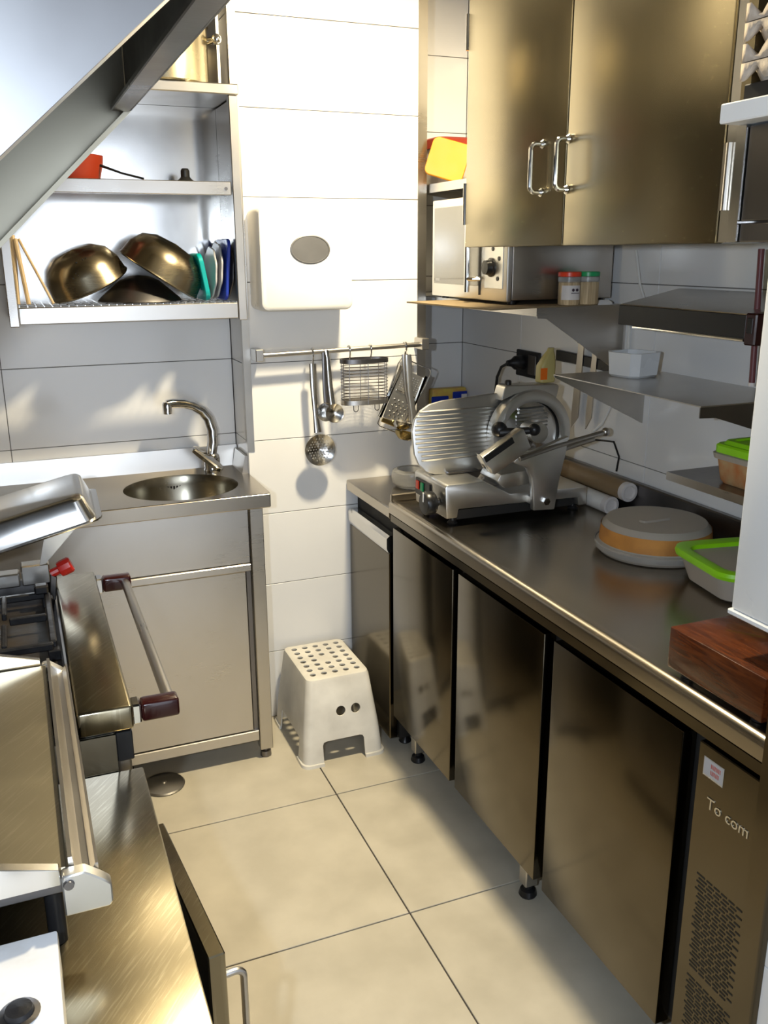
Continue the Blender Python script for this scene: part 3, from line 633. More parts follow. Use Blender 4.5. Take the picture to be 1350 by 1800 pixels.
bl = MB().lathe([(.0, -.012), (.02, -.012), (.034, -.006), (.10, .004), (.10, .007), (0, .007)], BC, 56, 'y').build('blade', 'steel_bright', t)
q = MB()
for k in range(6): q.prism([(2.262, 1.120 + k*.0105), (2.2545, 1.1245 + k*.0105), (2.262, 1.129 + k*.0105)], 'x', 1.335 + (k > 3)*.008, 1.440 - (k > 3)*.012)
q.build('ridges', 'alu', bl)
MB().lathe([(.118, 2.286), (.12, 2.30), (.10, 2.34), (.06, 2.37), (0, 2.375)], (1.392, 0, 1.11), 32, 'y').build('motor_housing', 'alu', t)
top = MB().prism([(1.285, 1.205), (1.295, 1.242), (1.305, 1.248), (1.470, 1.243), (1.478, 1.236), (1.470, 1.20), (1.44, 1.218), (1.386, 1.230), (1.33, 1.222)], 'y', 2.262, 2.315, .002).build('sharpener_bridge', 'alu', t)
MB().lathe([(.010, 0), (.010, .010), (.007, .013), (0, .013)], (1.318, 2.285, 1.2475), 12).build('lock_knob', 'black', top)
MB().prism([(1.205, 1.005), (1.215, 1.022), (1.315, 1.028), (1.318, 1.010), (1.312, .992), (1.300, .986), (1.230, .982)], 'y', 2.13, 2.235, .003, 2).build('drip_tray', 'alu', t)
MB().prism([(1.20, .958), (1.47, .954), (1.46, 1.02), (1.40, 1.06), (1.30, 1.05), (1.235, 1.0)], 'y', 2.245, 2.275, .003).build('blade_shield', 'steel', t)
arm = MB().prism([(1.236, 1.062), (1.258, 1.090), (1.300, 1.088), (1.412, 1.122), (1.405, 1.075), (1.386, .99), (1.376, .912), (1.306, .916), (1.303, .96), (1.296, 1.012), (1.280, 1.042)], 'y', 2.098, 2.118, .004, 2).build('carriage_arm', 'alu', t)
MB().box(1.315, 1.368, 2.118, 2.16, .925, .950, .003).build('arm_mount', 'alu', arm)
MB().lathe([(.011, 2.088), (.012, 2.094), (.012, 2.100)], (1.343, 0, .941), 6, 'y').build('bolt', 'chrome', arm)
cr_ = MB().prism([(1.105, 1.106), (1.110, 1.098), (1.226, 1.166), (1.234, 1.164), (1.258, 1.112), (1.212, 1.082), (1.150, 1.048), (1.140, 1.052), (1.136, 1.064), (1.118, 1.080)], 'y', 2.045, 2.075, .003, 2).build('carriage_tray', 'alu', t)
MB().prism([(1.112, 1.100), (1.196, 1.147), (1.204, 1.131), (1.120, 1.084)], 'y', 2.0405, 2.0452, .001).build('tray_slot', 'black', cr_)
q = MB().tube([(1.190, 2.10, 1.150), (1.225, 2.085, 1.150), (1.268, 2.066, 1.155)], [.013, .012, .010], 12); q.ball((1.275, 2.062, 1.157), .017); q.ball((1.195, 2.11, 1.155), .022); q.build('pusher_handle', 'black', t)
MB().lathe([(.028, 2.13), (.030, 2.15), (.024, 2.165), (.024, 2.20)], (1.335, 0, 1.13), 20, 'y').build('blade_knob', 'alu', t)
q = MB().tube([(1.25, 2.092, 1.072), (1.37, 2.10, 1.096), (1.535, 2.105, 1.122)], .0075, 10); q.tube([(1.40, 2.108, 1.085), (1.50, 2.108, 1.106)], .009, 10); q.ball((1.538, 2.105, 1.1225), .013); q.build('slide_rod', 'steel', t)

# two tubes behind the slicer
for m, x, z, rr, y0_, y1_, lab in (('white_plastic', 1.560, .9065, .026, 2.085, 2.40, 'white cylindrical tube lying on the counter under the brown one'), ('tube_brown', 1.590, .9525, .0275, 2.045, 2.38, 'brown cylindrical tube lying on top of the white one')):
    t = thing('storage_tube', lab, 'tube', (x, y0_, z - rr), group='tubes lying behind the slicer')
    MB().lathe([(rr, y0_ + .014), (rr, y1_), (rr * .96, y1_ + .004)], (x, 0, z), 28, 'y').build('body', m, t)
    MB().lathe([(rr + .0003, y0_ + .018), (rr + .0003, y0_), (rr * .72, y0_ - .001), (rr * .66, y0_ + .006), (0, y0_ + .006)], (x, 0, z), 28, 'y', close=False).build('cap', 'paper', t)

# small bowl behind slicer, packet in niche
o = MB().lathe([(0, 0), (.055, 0), (.068, .012), (.072, .04), (.066, .056), (.052, .060), (.050, .056), (.062, .050), (.066, .04), (.062, .014), (0, .006)], (1.20, 2.70, .8585), 36).build('glass_bowl', 'clear', origin=(1.20, 2.70, .8585))
tag(o, 'low rounded clear bowl on the narrow cabinet behind the slicer', 'bowl')
t = thing('sponge_packet', 'blue and yellow wrapped packet standing in the corner niche behind the slicer', 'packet', (1.565, 3.18, .8585))
MB().box(1.490, 1.640, 3.165, 3.205, .859, 1.105, .008, 2).build('wrapper', 'packet_yellow', t)
MB().box(1.486, 1.560, 3.160, 3.168, .90, 1.076, .003).build('blue_panel', 'blue', t)
MB().box(1.578, 1.641, 3.160, 3.168, .90, 1.090, .003).build('blue_panel', 'blue', t)
MB().box(1.614, 1.638, 3.1575, 3.161, 1.02, 1.080, .001).build('info_label', 'paper', t)

# ------------------------------------------------------------------ containers on the counter
cz = .8825
t = thing('cake_dome', 'round clear lidded container with amber food inside on the counter', 'container', (1.462, 1.765, cz))
MB().lathe([(0, 0), (.138, 0), (.146, .008), (.148, .022), (.140, .026), (.134, .070), (.124, .082), (.085, .086), (0, .085)], (1.462, 1.765, cz), 56).build('cover', 'frost', t)
MB().lathe([(.1485, .010), (.151, .014), (.151, .024), (.1485, .027)], (1.462, 1.765, cz), 56, close=False).build('rim', 'clear', t)
MB().lathe([(.1398, .030), (.1364, .068)], (1.462, 1.765, cz), 56, close=False).build('amber_band', 'amber', t)
q = MB().rb([(cz + .0855, .045, .014, .013), (cz + .090, .042, .011, .010)], 1.445, 1.75); q.build('grip', 'frost', t)
GR = math.radians(10)
t = thing('food_box', 'rectangular clear food box with lime green rim on the counter', 'container', (1.466, 1.470, cz), rz=-GR)
L_ = lambda q: q.xf(MW[t.name])
L_(MB().rb([(0, .080, .085, .035), (.006, .089, .094, .04), (.060, .107, .112, .045), (.0615, .107, .112, .045)], 0, 0)).build('tub', 'frost', t)
q = MB(); rr_ = [(.062, .108, .114, .045), (.062, .116, .122, .05), (.070, .118, .124, .05), (.078, .116, .122, .05), (.080, .110, .116, .047), (.076, .088, .094, .035), (.066, .086, .092, .035)]
L_(q.rb(rr_, 0, 0, 6, False, False)).build('rim', 'lime', t)
L_(MB().rb([(.0655, .087, .093, .035), (.0665, .087, .093, .035)], 0, 0)).build('lid_panel', 'frost', t)
q = MB(); L_(q.rb([(.008, .085, .0905, .04), (.045, .097, .103, .042)], 0, 0)).build('contents', 'food', t)

t = thing('wooden_box', 'glossy reddish-brown wooden box on the near end of the counter', 'box', (1.18, 1.08, .8825))
MB().box(1.036, 1.34, .962, 1.190, .894, .972, .003, 2).build('case', 'wood_box', t)
for x, y in ((1.06, 1.16), (1.06, .99), (1.31, 1.16), (1.31, .99)): MB().lathe([(.012, .8825), (.014, .8945)], (x, y, 0), 12).build('foot', 'black', t)
MB().lathe([(.030, .9721), (.030, .9728), (0, .9728)], (1.17, 1.04, 0), 24).build('top_recess', 'gap', t)

# ------------------------------------------------------------------ white box on the near wall
t = thing('wall_box', 'white enamel wall box hanging above the wooden box at the right edge', 'box', (1.32, .99, 1.04))
MB().box(1.060, 1.60, .9065, 1.076, 1.046, 1.615, .004, 2).build('case', 'white_enamel', t)
MB().box(1.056, 1.60, .9065, 1.080, 1.036, 1.0455, .002).build('bottom_flange', 'white_enamel', t)
MB().lathe([(.010, 1.022), (.012, 1.0355)], (1.09, 1.0, 0), 12).build('bolt', 'steel', t)
q = MB().tube([(1.498, 1.545, 1.622), (1.497, 1.530, 1.335)], .0068, 12); 
t = thing('maroon_rod', 'thin maroon rod hanging upright beside the white wall box', 'rod', (1.497, 1.53, 1.335))
q.build('shaft', 'rod', t); MB().lathe([(.007, 0), (.008, .003), (.007, .008)], (1.497, 1.530, 1.331), 12).build('tip', 'paper', t)

# ------------------------------------------------------------------ wall shelves on the right wall
def bracket(t, y, xf_, z, zb, th=.003):
    MB().prism([(xf_, z), (XR - .001, z), (XR - .001, zb), (XR - .030, zb), (xf_ + .03, z - .030), (xf_, z - .028)], 'y', y, y + th).build('bracket', 'steel', t)
t = thing('microwave_shelf', 'deep stainless wall shelf carrying the microwave', 'shelf', (1.5, 2.7, 1.29))
MB().box(1.346, XR - .001, 2.186, YN - .001, 1.4695, 1.472).build('board', 'steel', t)
MB().box(1.344, 1.346, 2.186, YP - .03, 1.446, 1.472).build('front_lip', 'steel', t)
bracket(t, 2.186, 1.347, 1.4690, 1.286)
MB().box(XR - .036, XR - .002, 2.1895, 2.20, 1.286, 1.468).build('upright', 'dark_steel', t)
t = thing('narrow_shelf', 'narrow stainless wall shelf with the white dish on it', 'shelf', (1.5, 1.8, 1.15))
MB().box(1.341, XR - .001, 1.507, 2.082, 1.2975, 1.300).build('board', 'steel', t)
MB().prism([(1.341, 1.2970), (XR - .001, 1.2970), (XR - .001, 1.145), (XR - .004, 1.145), (1.343, 1.292)], 'y', 2.079, 2.082).build('bracket', 'steel', t)
MB().prism([(1.341, 1.2970), (XR - .001, 1.2970), (XR - .001, 1.20), (XR - .03, 1.20), (1.385, 1.272), (1.341, 1.274)], 'y', 1.507, 1.510).build('bracket', 'dark_steel', t)  # darker steel puts the shadow on this bracket into its colour
t = thing('small_shelf', 'small low stainless wall shelf under the green-lidded tub', 'shelf', (1.55, 1.5, 1.02))
MB().box(1.447, XR - .001, 1.28, 1.722, 1.0975, 1.100).build('board', 'dark_steel', t)
MB().box(1.445, 1.4475, 1.28, 1.722, 1.080, 1.100).build('front_lip', 'steel', t)
for y in (1.30,): MB().prism([(1.45, 1.097), (XR - .001, 1.097), (XR - .001, 1.0), (1.46, 1.088)], 'y', y, y + .003).build('bracket', 'dark_steel', t)
# white dish
q = MB(); z0 = 1.3005
q.loft([[(p[0], p[1], z) for p in rrect(1.51, 1.965, h, h, rd, 1)] for z, h, rd in ((z0, .046, .016), (z0 + .006, .052, .018), (z0 + .064, .056, .019), (z0 + .064, .049, .017), (z0 + .010, .045, .015))])
q.xf(Matrix.Translation((1.51, 1.965, 0)) @ R4(math.radians(12), 4, 'Z') @ Matrix.Translation((-1.51, -1.965, 0)))
tag(q.build('ceramic_dish', 'white_enamel', origin=(1.51, 1.965, z0)), 'small white faceted ceramic dish on the narrow shelf', 'dish')
# green lidded tub
t = thing('green_lid_tub', 'clear tub with a lime green lid on the small low shelf', 'container', (1.545, 1.515, 1.1005))
zz = 1.1005
MB().rb([(zz, .058, .075, .02), (zz + .008, .064, .082, .024), (zz + .062, .071, .092, .026)], 1.548, 1.515).build('tub', 'food', t)
MB().rb([(zz + .058, .076, .097, .026), (zz + .070, .078, .099, .026), (zz + .072, .073, .094, .026)], 1.548, 1.515, 6).build('collar', 'frost', t)
MB().rb([(zz + .0725, .074, .095, .026), (zz + .088, .074, .095, .026), (zz + .092, .070, .090, .024), (zz + .092, .062, .082, .02), (zz + .100, .056, .076, .018), (zz + .101, .046, .062, .015), (zz + .097, .044, .060, .014)], 1.548, 1.515).build('lid', 'lime', t)
o = MB().rb([(zz, .028, .02, .015), (zz + .04, .038, .03, .02), (zz + .085, .03, .024, .015), (zz + .11, .012, .012, .008)], 1.53, 1.375, 5).build('plastic_bag', 'cloth', origin=(1.53, 1.375, zz)); tag(o, 'crumpled white plastic bag beside the green-lidded tub', 'bag')
# dark wall tray
t = thing('wall_tray', 'dark metal wall tray with tall front lip under the steel cabinet', 'tray', (1.53, 1.72, 1.44))
MB().prism([(1.450, 1.486), (1.452, 1.489), (1.630, 1.524), (1.644, 1.524), (1.644, 1.518), (1.630, 1.518), (1.454, 1.483)], 'y', 1.50, 1.955).build('tray_bed', 'steel', t)
MB().box(1.445, 1.451, 1.512, 1.955, 1.438, 1.487, .001).build('front_lip', 'black', t)
MB().box(1.4515, 1.640, 1.950, 1.955, 1.440, 1.490).build('end_plate', 'steel', t)
q = MB().tube([(1.452, 1.52, 1.434), (1.452, 1.90, 1.434)], .004, 8); q.build('rod', 'steel_bright', t)
en = MB().box(1.440, 1.500, 1.478, 1.510, 1.425, 1.492, .003).build('end_block', 'maroon', t)
MB().box(1.4385, 1.4402, 1.486, 1.502, 1.450, 1.482, .0005).build('slot', 'black', en)
# electrical socket, plug and cords
t = thing('wall_socket', 'black wall socket plate on the tiles with a plugged-in cord', 'socket', (XR, 2.70, 1.245))
MB().box(XR - .012, XR - .0005, 2.632, 2.782, 1.200, 1.290, .003).build('plate', 'black', t)
MB().box(XR - .016, XR - .0122, 2.645, 2.695, 1.212, 1.278, .003).build('rocker', 'dark_steel', t)
pg = MB().lathe([(.024, .0), (.026, .008), (.024, .030), (.013, .044), (.010, .060)], (XR - .013, 2.735, 1.248), 20, '-x').build('plug', 'black', t)
q = MB().tube([(1.575, 2.735, 1.248), (1.555, 2.745, 1.235), (1.545, 2.755, 1.20), (1.545, 2.765, 1.14), (1.55, 2.775, 1.05), (1.56, 2.78, .95), (1.57, 2.78, .865)], .005, 8); q.build('cord', 'black', pg)
o = MB().tube([(1.634, 2.15, 1.62), (1.632, 2.12, 1.53), (1.630, 2.085, 1.476)], .0038, 8).build('white_cable', 'white_plastic', origin=(1.630, 2.085, 1.476)); tag(o, 'thin white cable slanting down the tiles beside the microwave', 'cable')
o = MB().tube([(1.638, 2.162, 1.43), (1.638, 2.160, 1.30)], .0045, 8).build('conduit', 'white_plastic', origin=(1.638, 2.16, 1.30)); tag(o, 'short white vertical conduit on the tiles under the dark tray', 'conduit')
o = MB().tube([(1.636, 2.29, 1.26), (1.634, 2.20, 1.20), (1.615, 2.23, 1.12), (1.605, 2.30, 1.06), (1.60, 2.36, 1.03)], .0045, 8).build('white_hose', 'white_plastic', origin=(1.63, 2.3, 1.03)); tag(o, 'pale thin hose curving behind the slicer below the narrow shelf', 'hose')
o = MB().tube([(1.625, 2.37, 1.03), (1.628, 2.28, 1.06), (1.632, 2.19, 1.07), (1.632, 2.16, 1.03), (1.630, 2.165, .985)], .003, 8).build('black_cord', 'black', origin=(1.63, 2.2, .985)); tag(o, 'thin black cord looping on the tiles above the lying tubes', 'cord')
# knife bar + knives, bottle
t = thing('knife_bar', 'dark magnetic knife bar on the right wall tiles', 'knife rack', (XR, 2.38, 1.29))
MB().prism([(2.21, 1.272), (2.52, 1.280), (2.52, 1.312), (2.21, 1.304)], 'x', XR - .018, XR - .001, .002).build('bar', 'black', t)
for y, zt, ln, w_, lab in ((2.375, 1.345, .27, .030, 'wide knife blade hanging on the magnetic bar behind the slicer'), (2.300, 1.335, .25, .024, 'narrow knife blade hanging nearest the shelf bracket')):
    t = thing('kitchen_knife', lab, 'knife', (XR - .025, y, zt - ln), group='knives on the magnetic bar')
    MB().prism([(y - w_/2, zt), (y + w_/2, zt), (y + w_/2 + .018, zt - ln + .05), (y + w_/2 + .016, zt - ln), (y - w_/2 + .012, zt - ln + .04)], 'x', XR - .0215, XR - .0192).build('blade', 'steel', t)
    MB().prism([(y - w_/2 + .002, zt + .0005), (y + w_/2 - .004, zt + .0005), (y + w_/2 - .012, zt + .10), (y - w_/2 - .010, zt + .10)], 'x', XR - .031, XR - .010, .003).build('handle', 'black', t)
t = thing('oil_bottle', 'yellowed squat plastic bottle with orange label on top of the slicer', 'bottle', (1.445, 2.288, 1.2465))
bz = 1.2468
q = MB().rb([(bz, .024, .016, .010), (bz + .003, .027, .019, .012), (bz + .048, .027, .019, .012), (bz + .075, .018, .015, .010), (bz + .092, .010, .010, .009), (bz + .100, .009, .009, .008)], 1.445, 2.289)
q.v = [(p[0] + max(0, p[2] - bz - .045) * .30, p[1], p[2]) for p in q.v]; q.build('body', 'bottle', t)
MB().box(1.4175, 1.440, 2.2695, 2.2705, bz + .010, bz + .044).build('label', 'orange', t)

# ------------------------------------------------------------------ microwave and jars
o = MB().prism([(1.105, 2.535), (1.150, 2.095), (1.60, 2.195), (1.56, 2.62)], 'z', 1.4725, 1.4765).build('baking_board', 'card', origin=(1.35, 2.35, 1.4725))
tag(o, 'thin brown board sticking out under the microwave', 'board')
mz = 1.4885
t = thing('microwave', 'silver microwave oven with bar handle and round dial on the corner shelf', 'microwave', (1.44, 2.46, 1.477))
MB().box(1.284, 1.612, 2.222, 2.700, mz, mz + .280, .004, 2).build('body', 'steel', t)
fp = MB().box(1.266, 1.2835, 2.220, 2.702, mz - .004, mz + .284, .005, 2).build('front_frame', 'alu', t)
dw = MB().box(1.2635, 1.2665, 2.385, 2.682, mz + .035, mz + .262, .002).build('door_window', 'mwglass', t)
MB().box(1.2630, 1.2636, 2.640, 2.668, mz + .043, mz + .050).build('maker_mark', 'grey_plate', dw)
MB().box(1.2632, 1.2664, 2.372, 2.379, mz + .01, mz + .275).build('door_seam', 'gap', t)
hd = MB().tube([(1.236, 2.400, mz + .018), (1.236, 2.400, mz + .265)], .0085, 14).build('door_handle', 'chrome', t)
for z in (mz + .055, mz + .23): MB().tube([(1.236, 2.398, z), (1.245, 2.380, z), (1.264, 2.372, z)], .0065, 10).build('standoff', 'chrome', hd)
pn = MB().box(1.2640, 1.2665, 2.240, 2.345, mz + .030, mz + .262, .002).build('control_panel', 'alu', t)
MB().lathe([(.026, 0), (.026, .004), (.021, .007), (.019, .022), (0, .023)], (1.264, 2.305, mz + .088), 24, '-x').build('dial', 'black', pn)
for y, z in ((2.298, mz + .138), (2.262, mz + .112), (2.268, mz + .058)): MB().lathe([(.006, 0), (.006, .002), (0, .002)], (1.264, y, z), 14, '-x').build('indicator', 'black', pn)
for x, y in ((1.30, 2.25), (1.30, 2.67), (1.59, 2.25), (1.59, 2.67)): MB().lathe([(.012, 1.4775), (.013, mz + .001)], (x, y, 0), 12).build('foot', 'black', t)
def jar(x, y, lidm, lab, lbl):
    t = thing('toothpick_jar', lab, 'jar', (x, y, 1.477), group='toothpick jars on the microwave shelf')
    z = 1.477
    MB().lathe([(0, 0), (.0275, 0), (.0295, .003), (.0295, .058), (.027, .062)], (x, y, z), 30).build('glass', 'picks', t)
    MB().lathe([(.0298, .060), (.0308, .061), (.0308, .074), (.0298, .075)], (x, y, z), 30).build('collar', 'clear', t)
    MB().lathe([(.030, .0752), (.0315, .076), (.0315, .086), (.029, .088), (0, .088)], (x, y, z), 30).build('lid', lidm, t)
    if lbl:
        q = MB(); n = 14
        ring = lambda rr, zz_: [(x + rr*math.cos(a), y + rr*math.sin(a), z + zz_) for a in [-PI*.92 + PI*.84*k/n for k in range(n + 1)]]
        A, B = ring(.0298, .014), ring(.0298, .052)
        q.add(A + B, [(i, i+1, n+2+i, n+1+i) for i in range(n)]); lb = q.build('label', 'paper', t)
        q = MB()
        for a0, zz_, hw in ((-1.35, .040, .004), (-1.75, .040, .004)):
            q.lathe([(.0042, -.0305), (.0042, -.0298)], (x, y, z + zz_), 12, 'y').v
        q.v = [(p[0] + (.006 if i >= len(q.v)//2 else -.006), p[1], p[2]) for i, p in enumerate(q.v)]
        q.box(x - .012, x + .013, y - .0305, y - .0292, z + .031, z + .0325)
        q.build('label_print', 'ink', lb)
jar(1.433, 2.168, 'redlid', 'toothpick jar with red lid and printed label on the microwave shelf', True)
jar(1.497, 2.172, 'green', 'toothpick jar with green lid and no label on the microwave shelf', False)
o = MB().rb([(1.4725, .03, .012, .01), (1.480, .028, .010, .009), (1.486, .016, .006, .005)], 1.565, 2.192).build('cloth', 'cloth', origin=(1.565, 2.192, 1.4725)); tag(o, 'crumpled white cloth beside the green-lidded toothpick jar', 'cloth')

# ------------------------------------------------------------------ corner shelf with boxes
t = thing('corner_shelf', 'stainless shelf above the microwave in the corner', 'shelf', (1.5, 2.6, 1.82))
MB().box(1.330, XR - .001, 2.21, YN - .001, 1.830, 1.833).build('board', 'steel', t)
MB().box(1.328, 1.3302, 2.21, 2.866, 1.806, 1.833).build('front_lip', 'steel', t)
for y in (2.25, 3.1): MB().prism([(1.34, 1.829), (XR - .001, 1.829), (XR - .001, 1.785)], 'y', y, y + .003).build('bracket', 'steel', t)
SZ2 = 1.8335
q = MB().prism(rrect(0, .062, .064, .062, .02, 6), 'y', -.006, .006, .002).xf(Matrix.Translation((1.345, 2.80, SZ2)) @ R4(math.radians(-32), 4, 'Z') @ R4(math.radians(16), 4, 'Y') @ R4(math.radians(-14), 4, 'X'))
zm = min(p[2] for p in q.v); q.xf(Matrix.Translation((0, 0, SZ2 - zm)))
tag(q.build('yellow_lid', 'yellow', origin=(1.345, 2.80, SZ2)), 'bright yellow plastic lid leaning on the corner shelf', 'lid')
t = thing('red_box', 'clear box with red-orange lid standing on the corner shelf', 'container', (1.48, 3.0, SZ2))
MB().rb([(SZ2, .090, .09, .02), (SZ2 + .120, .100, .10, .025)], 1.48, 3.0).build('tub', 'frost', t)
MB().rb([(SZ2 + .1205, .108, .108, .03), (SZ2 + .148, .110, .110, .03), (SZ2 + .154, .100, .10, .03)], 1.48, 3.0).build('lid', 'orange_red', t)
t = thing('pale_box', 'low pale plastic box with a yellow lid near the cabinet on the corner shelf', 'container', (1.445, 2.66, SZ2))
MB().rb([(SZ2, .045, .055, .015), (SZ2 + .085, .050, .060, .018)], 1.452, 2.66).build('tub', 'amber', t)
MB().rb([(SZ2 + .0855, .053, .063, .02), (SZ2 + .098, .053, .063, .02)], 1.452, 2.66).build('lid', 'packet_yellow', t)

# ------------------------------------------------------------------ wall cabinet with two doors
CX = 1.100
t = thing('wall_cabinet', 'large stainless wall cabinet with two doors and chrome bar handles', 'cabinet', (1.37, 1.70, 1.63))
MB().box(CX + .022, XR - .002, 1.243, 2.150, 1.634, 2.395).build('carcass', 'steel_cab', t)
for a, b, hy in ((1.7015, 2.152, 1.790), (1.240, 1.6985, 1.690)):
    d = MB().box(CX, CX + .020, a, b, 1.630, 2.39, .004, 2).build('door', 'steel_cab', t)
    h0, h1 = 1.742, 1.840; off = CX - .030
    q = MB().tube([(CX - .002, hy, h1), (off + .012, hy, h1)] + arc((off + .012, hy, h1 - .012), .012, PI/2, PI, 5)[1:] + arc((off + .012, hy, h0 + .012), .012, PI, 1.5*PI, 5) + [(CX - .002, hy, h0)], .0052, 10)
    hd = q.build('handle', 'chrome', d)
    for z in (h0, h1): MB().lathe([(.009, 0), (.0095, .003), (.006, .008)], (CX - .0005, hy, z), 14, '-x').build('rosette', 'chrome', hd)
for z0_, z1_ in ((2.09, 2.17), (1.685, 1.785)):
    h = MB().tube([(CX + .004, 2.160, z0_), (CX + .004, 2.160, z1_)], .006, 10).build('hinge', 'steel_bright', t)
h = MB().tube([(CX - .004, 1.222, 1.682), (CX - .004, 1.222, 1.785)], .0048, 10); h.box(CX - .001, CX + .003, 1.2075, 1.2385, 1.682, 1.785)
h = h.build('hinge', 'guard', t)
MB().box(CX + .004, CX + .02, 1.213, 1.2385, 1.632, 2.39, .001).build('edge_strip', 'steel_bright', t)
t = thing('open_wall_unit', 'stainless open wall unit with white shelf at the right edge', 'shelf', (1.37, .95, 1.63))
MB().box(CX, CX + .014, .915, 1.186, 1.664, 1.806, .002).build('lower_panel', 'dark_steel', t)
MB().box(CX, CX + .014, .915, 1.186, 1.632, 1.661, .002).build('bottom_rail', 'dark_steel', t)
MB().box(CX + .0145, XR - .002, .915, 1.20, 1.640, 1.805).build('lower_box', 'dark_steel', t)
MB().box(1.060, XR - .002, .915, 1.2105, 1.809, 1.838, .002).build('white_shelf', 'white_enamel', t)
MB().box(CX - .004, XR - .002, 1.1885, 1.2085, 1.8385, 2.55).build('side_panel', 'steel_cab', t)
MB().box(CX - .004, CX + .02, 1.1885, 1.2085, 1.632, 1.8085).build('side_edge', 'steel_bright', t)
MB().box(XR - .02, XR - .004, .915, 1.188, 1.8385, 2.55).build('back_panel', 'dark_steel', t)
o = MB().box(1.075, 1.42, .918, 1.180, 1.8385, 1.862, .002).build('flat_carton', 'gap', origin=(1.25, 1.05, 1.8385)); tag(o, 'flat dark carton under the egg trays on the white shelf', 'carton')
def egg_tray(z, flip):
    """pulp tray: dimpled sheet with a solid wavy skirt along its two open sides"""
    q = MB(); p = .050; R_ = 6; N = 5*R_ + 1; H = .026; vs_ = []; fs_ = []
    base = z if flip else z + H
    for i in range(N):
        for j in range(N):
            h = (math.sin(PI * (i / R_ + .5))**2 * math.sin(PI * (j / R_ + .42))**2)**.8 * (H - .003) + .003
            vs_.append((1.066 + i*p/R_, 1.180 - j*p/R_, z + (h if flip else H - h)))
    for i in range(N-1):
        for j in range(N-1): fs_.append((i*N+j, (i+1)*N+j, (i+1)*N+j+1, i*N+j+1))
    q.add(vs_, fs_)
    for edge in ([k for k in range(N)], [k*N for k in range(N)]):
        top = [vs_[k] for k in edge]; bot = [(a, b, base) for a, b, c in top]; n = len(top)
        q.add(top + bot, [(k, k+1, n+k+1, n+k) for k in range(n-1)])
    return q
for k, (z, fl_, lab) in enumerate(((1.864, False, 'lowest grey pulp egg tray in the stack on the white shelf'), (1.8915, True, 'second grey pulp egg tray from the bottom of the stack'), (1.919, False, 'second pulp egg tray from the top of the stack'), (1.9465, True, 'topmost pulp egg tray with its cups pointing up'))):
    o = egg_tray(z, fl_).build('egg_tray', 'pulp', origin=(1.22, 1.05, z), smooth=60); tag(o, lab, 'egg tray', 'egg trays stacked on the white shelf')
    md = o.modifiers.new('thick', 'SOLIDIFY'); md.thickness = .0008

# ------------------------------------------------------------------ cooking line at the left
t = thing('gas_range', 'stainless gas range with black grates and a long oven door handle', 'range', (-.3, 1.80, 0))
MB().box(-.92, .088, 1.446, 2.170, .10, .830, .002).build('oven_body', 'steel', t)
MB().box(.0285, .120, 1.441, 2.172, .834, .880, .006, 3).build('front_ledge', 'steel_fg', t)
MB().box(-.92, .024, 1.446, 2.168, .832, .848).build('hob_well', 'hob', t)
MB().box(-.92, .024, 2.150, 2.168, .849, .885).build('hob_rim', 'dark_steel', t)
MB().box(.089, .112, 1.455, 2.15, .14, .780, .004).build('oven_door', 'steel', t)
MB().box(.088, .116, 1.4435, 1.470, .776, .8305, .002).build('door_hinge', 'black', t)
MB().box(.030, .0875, 1.440, 1.4455, .10, .831).build('side_panel', 'steel_bright', t)
hz = .842
hb = MB().tube([(.190, 1.512, hz), (.190, 2.160, hz)], .0105, 14).build('oven_handle', 'steel', t)
for y in (1.494, 2.176):
    MB().box(.121, .137, y - .018, y + .018, hz - .019, hz + .019, .003).build('handle_collar', 'chrome', hb)
    MB().box(.1375, .204, y - .017, y + .017, hz - .018, hz + .018, .006, 3).build('handle_end', 'maroon', hb)
def grate(y0_, y1_, x0_, x1_, z):
    g = MB(); b = .007
    for y in (y0_, y1_): g.box(x0_, x1_, y - b, y + b, z, z + .016, .003)
    for x in (x0_, x1_): g.box(x - b, x + b, y0_ + b, y1_ - b, z, z + .016, .003)
    ym, xm = (y0_+y1_)/2, (x0_+x1_)/2
    for x in (x0_ + .09, xm, x1_ - .09):
        g.box(x - .005, x + .005, y0_ + b, ym - .03, z + .004, z + .020, .002); g.box(x - .005, x + .005, ym + .03, y1_ - b, z + .004, z + .020, .002)
    g.box(x0_ + b, x0_ + .08, ym - .005, ym + .005, z + .004, z + .020, .002); g.box(x1_ - .08, x1_ - b, ym - .005, ym + .005, z + .004, z + .020, .002)
    for x in (x0_, x1_):
        for y in (y0_, y1_): g.box(x - .012, x + .012, y - .012, y + .012, .8485, z + .002, .002)
    return g
for (ya, yb) in ((1.76, 2.06),):
    g_ = grate(ya, yb, -.33, .008, .868).build('pan_support', 'iron', t)
    MB().box(-.018, .012, yb - .022, yb + .004, .8842, .905, .004).build('grate_horn', 'iron', g_)
    c_ = ((-.16), (ya+yb)/2)
    MB().lathe([(.06, .8485), (.06, .856), (.045, .862), (.045, .870), (.03, .874), (0, .874)], (c_[0], c_[1], 0), 28).build('burner', 'iron', t)
q = MB().lathe([(.010, 0), (.010, .018), (.0175, .020), (.019, .028), (.019, .046), (.016, .050), (0, .050)], (0, 0, 0), 10, 'x')
q.xf(Matrix.Translation((.022, 2.095, .912)) @ R4(math.radians(-22), 4, 'Y')); q.build('gas_tap_knob', 'red', t)
MB().prism([(.012, .849), (.026, .849), (.034, .905), (.020, .915)], 'y', 2.086, 2.104, .002).build('tap_stem', 'dark_steel', t)
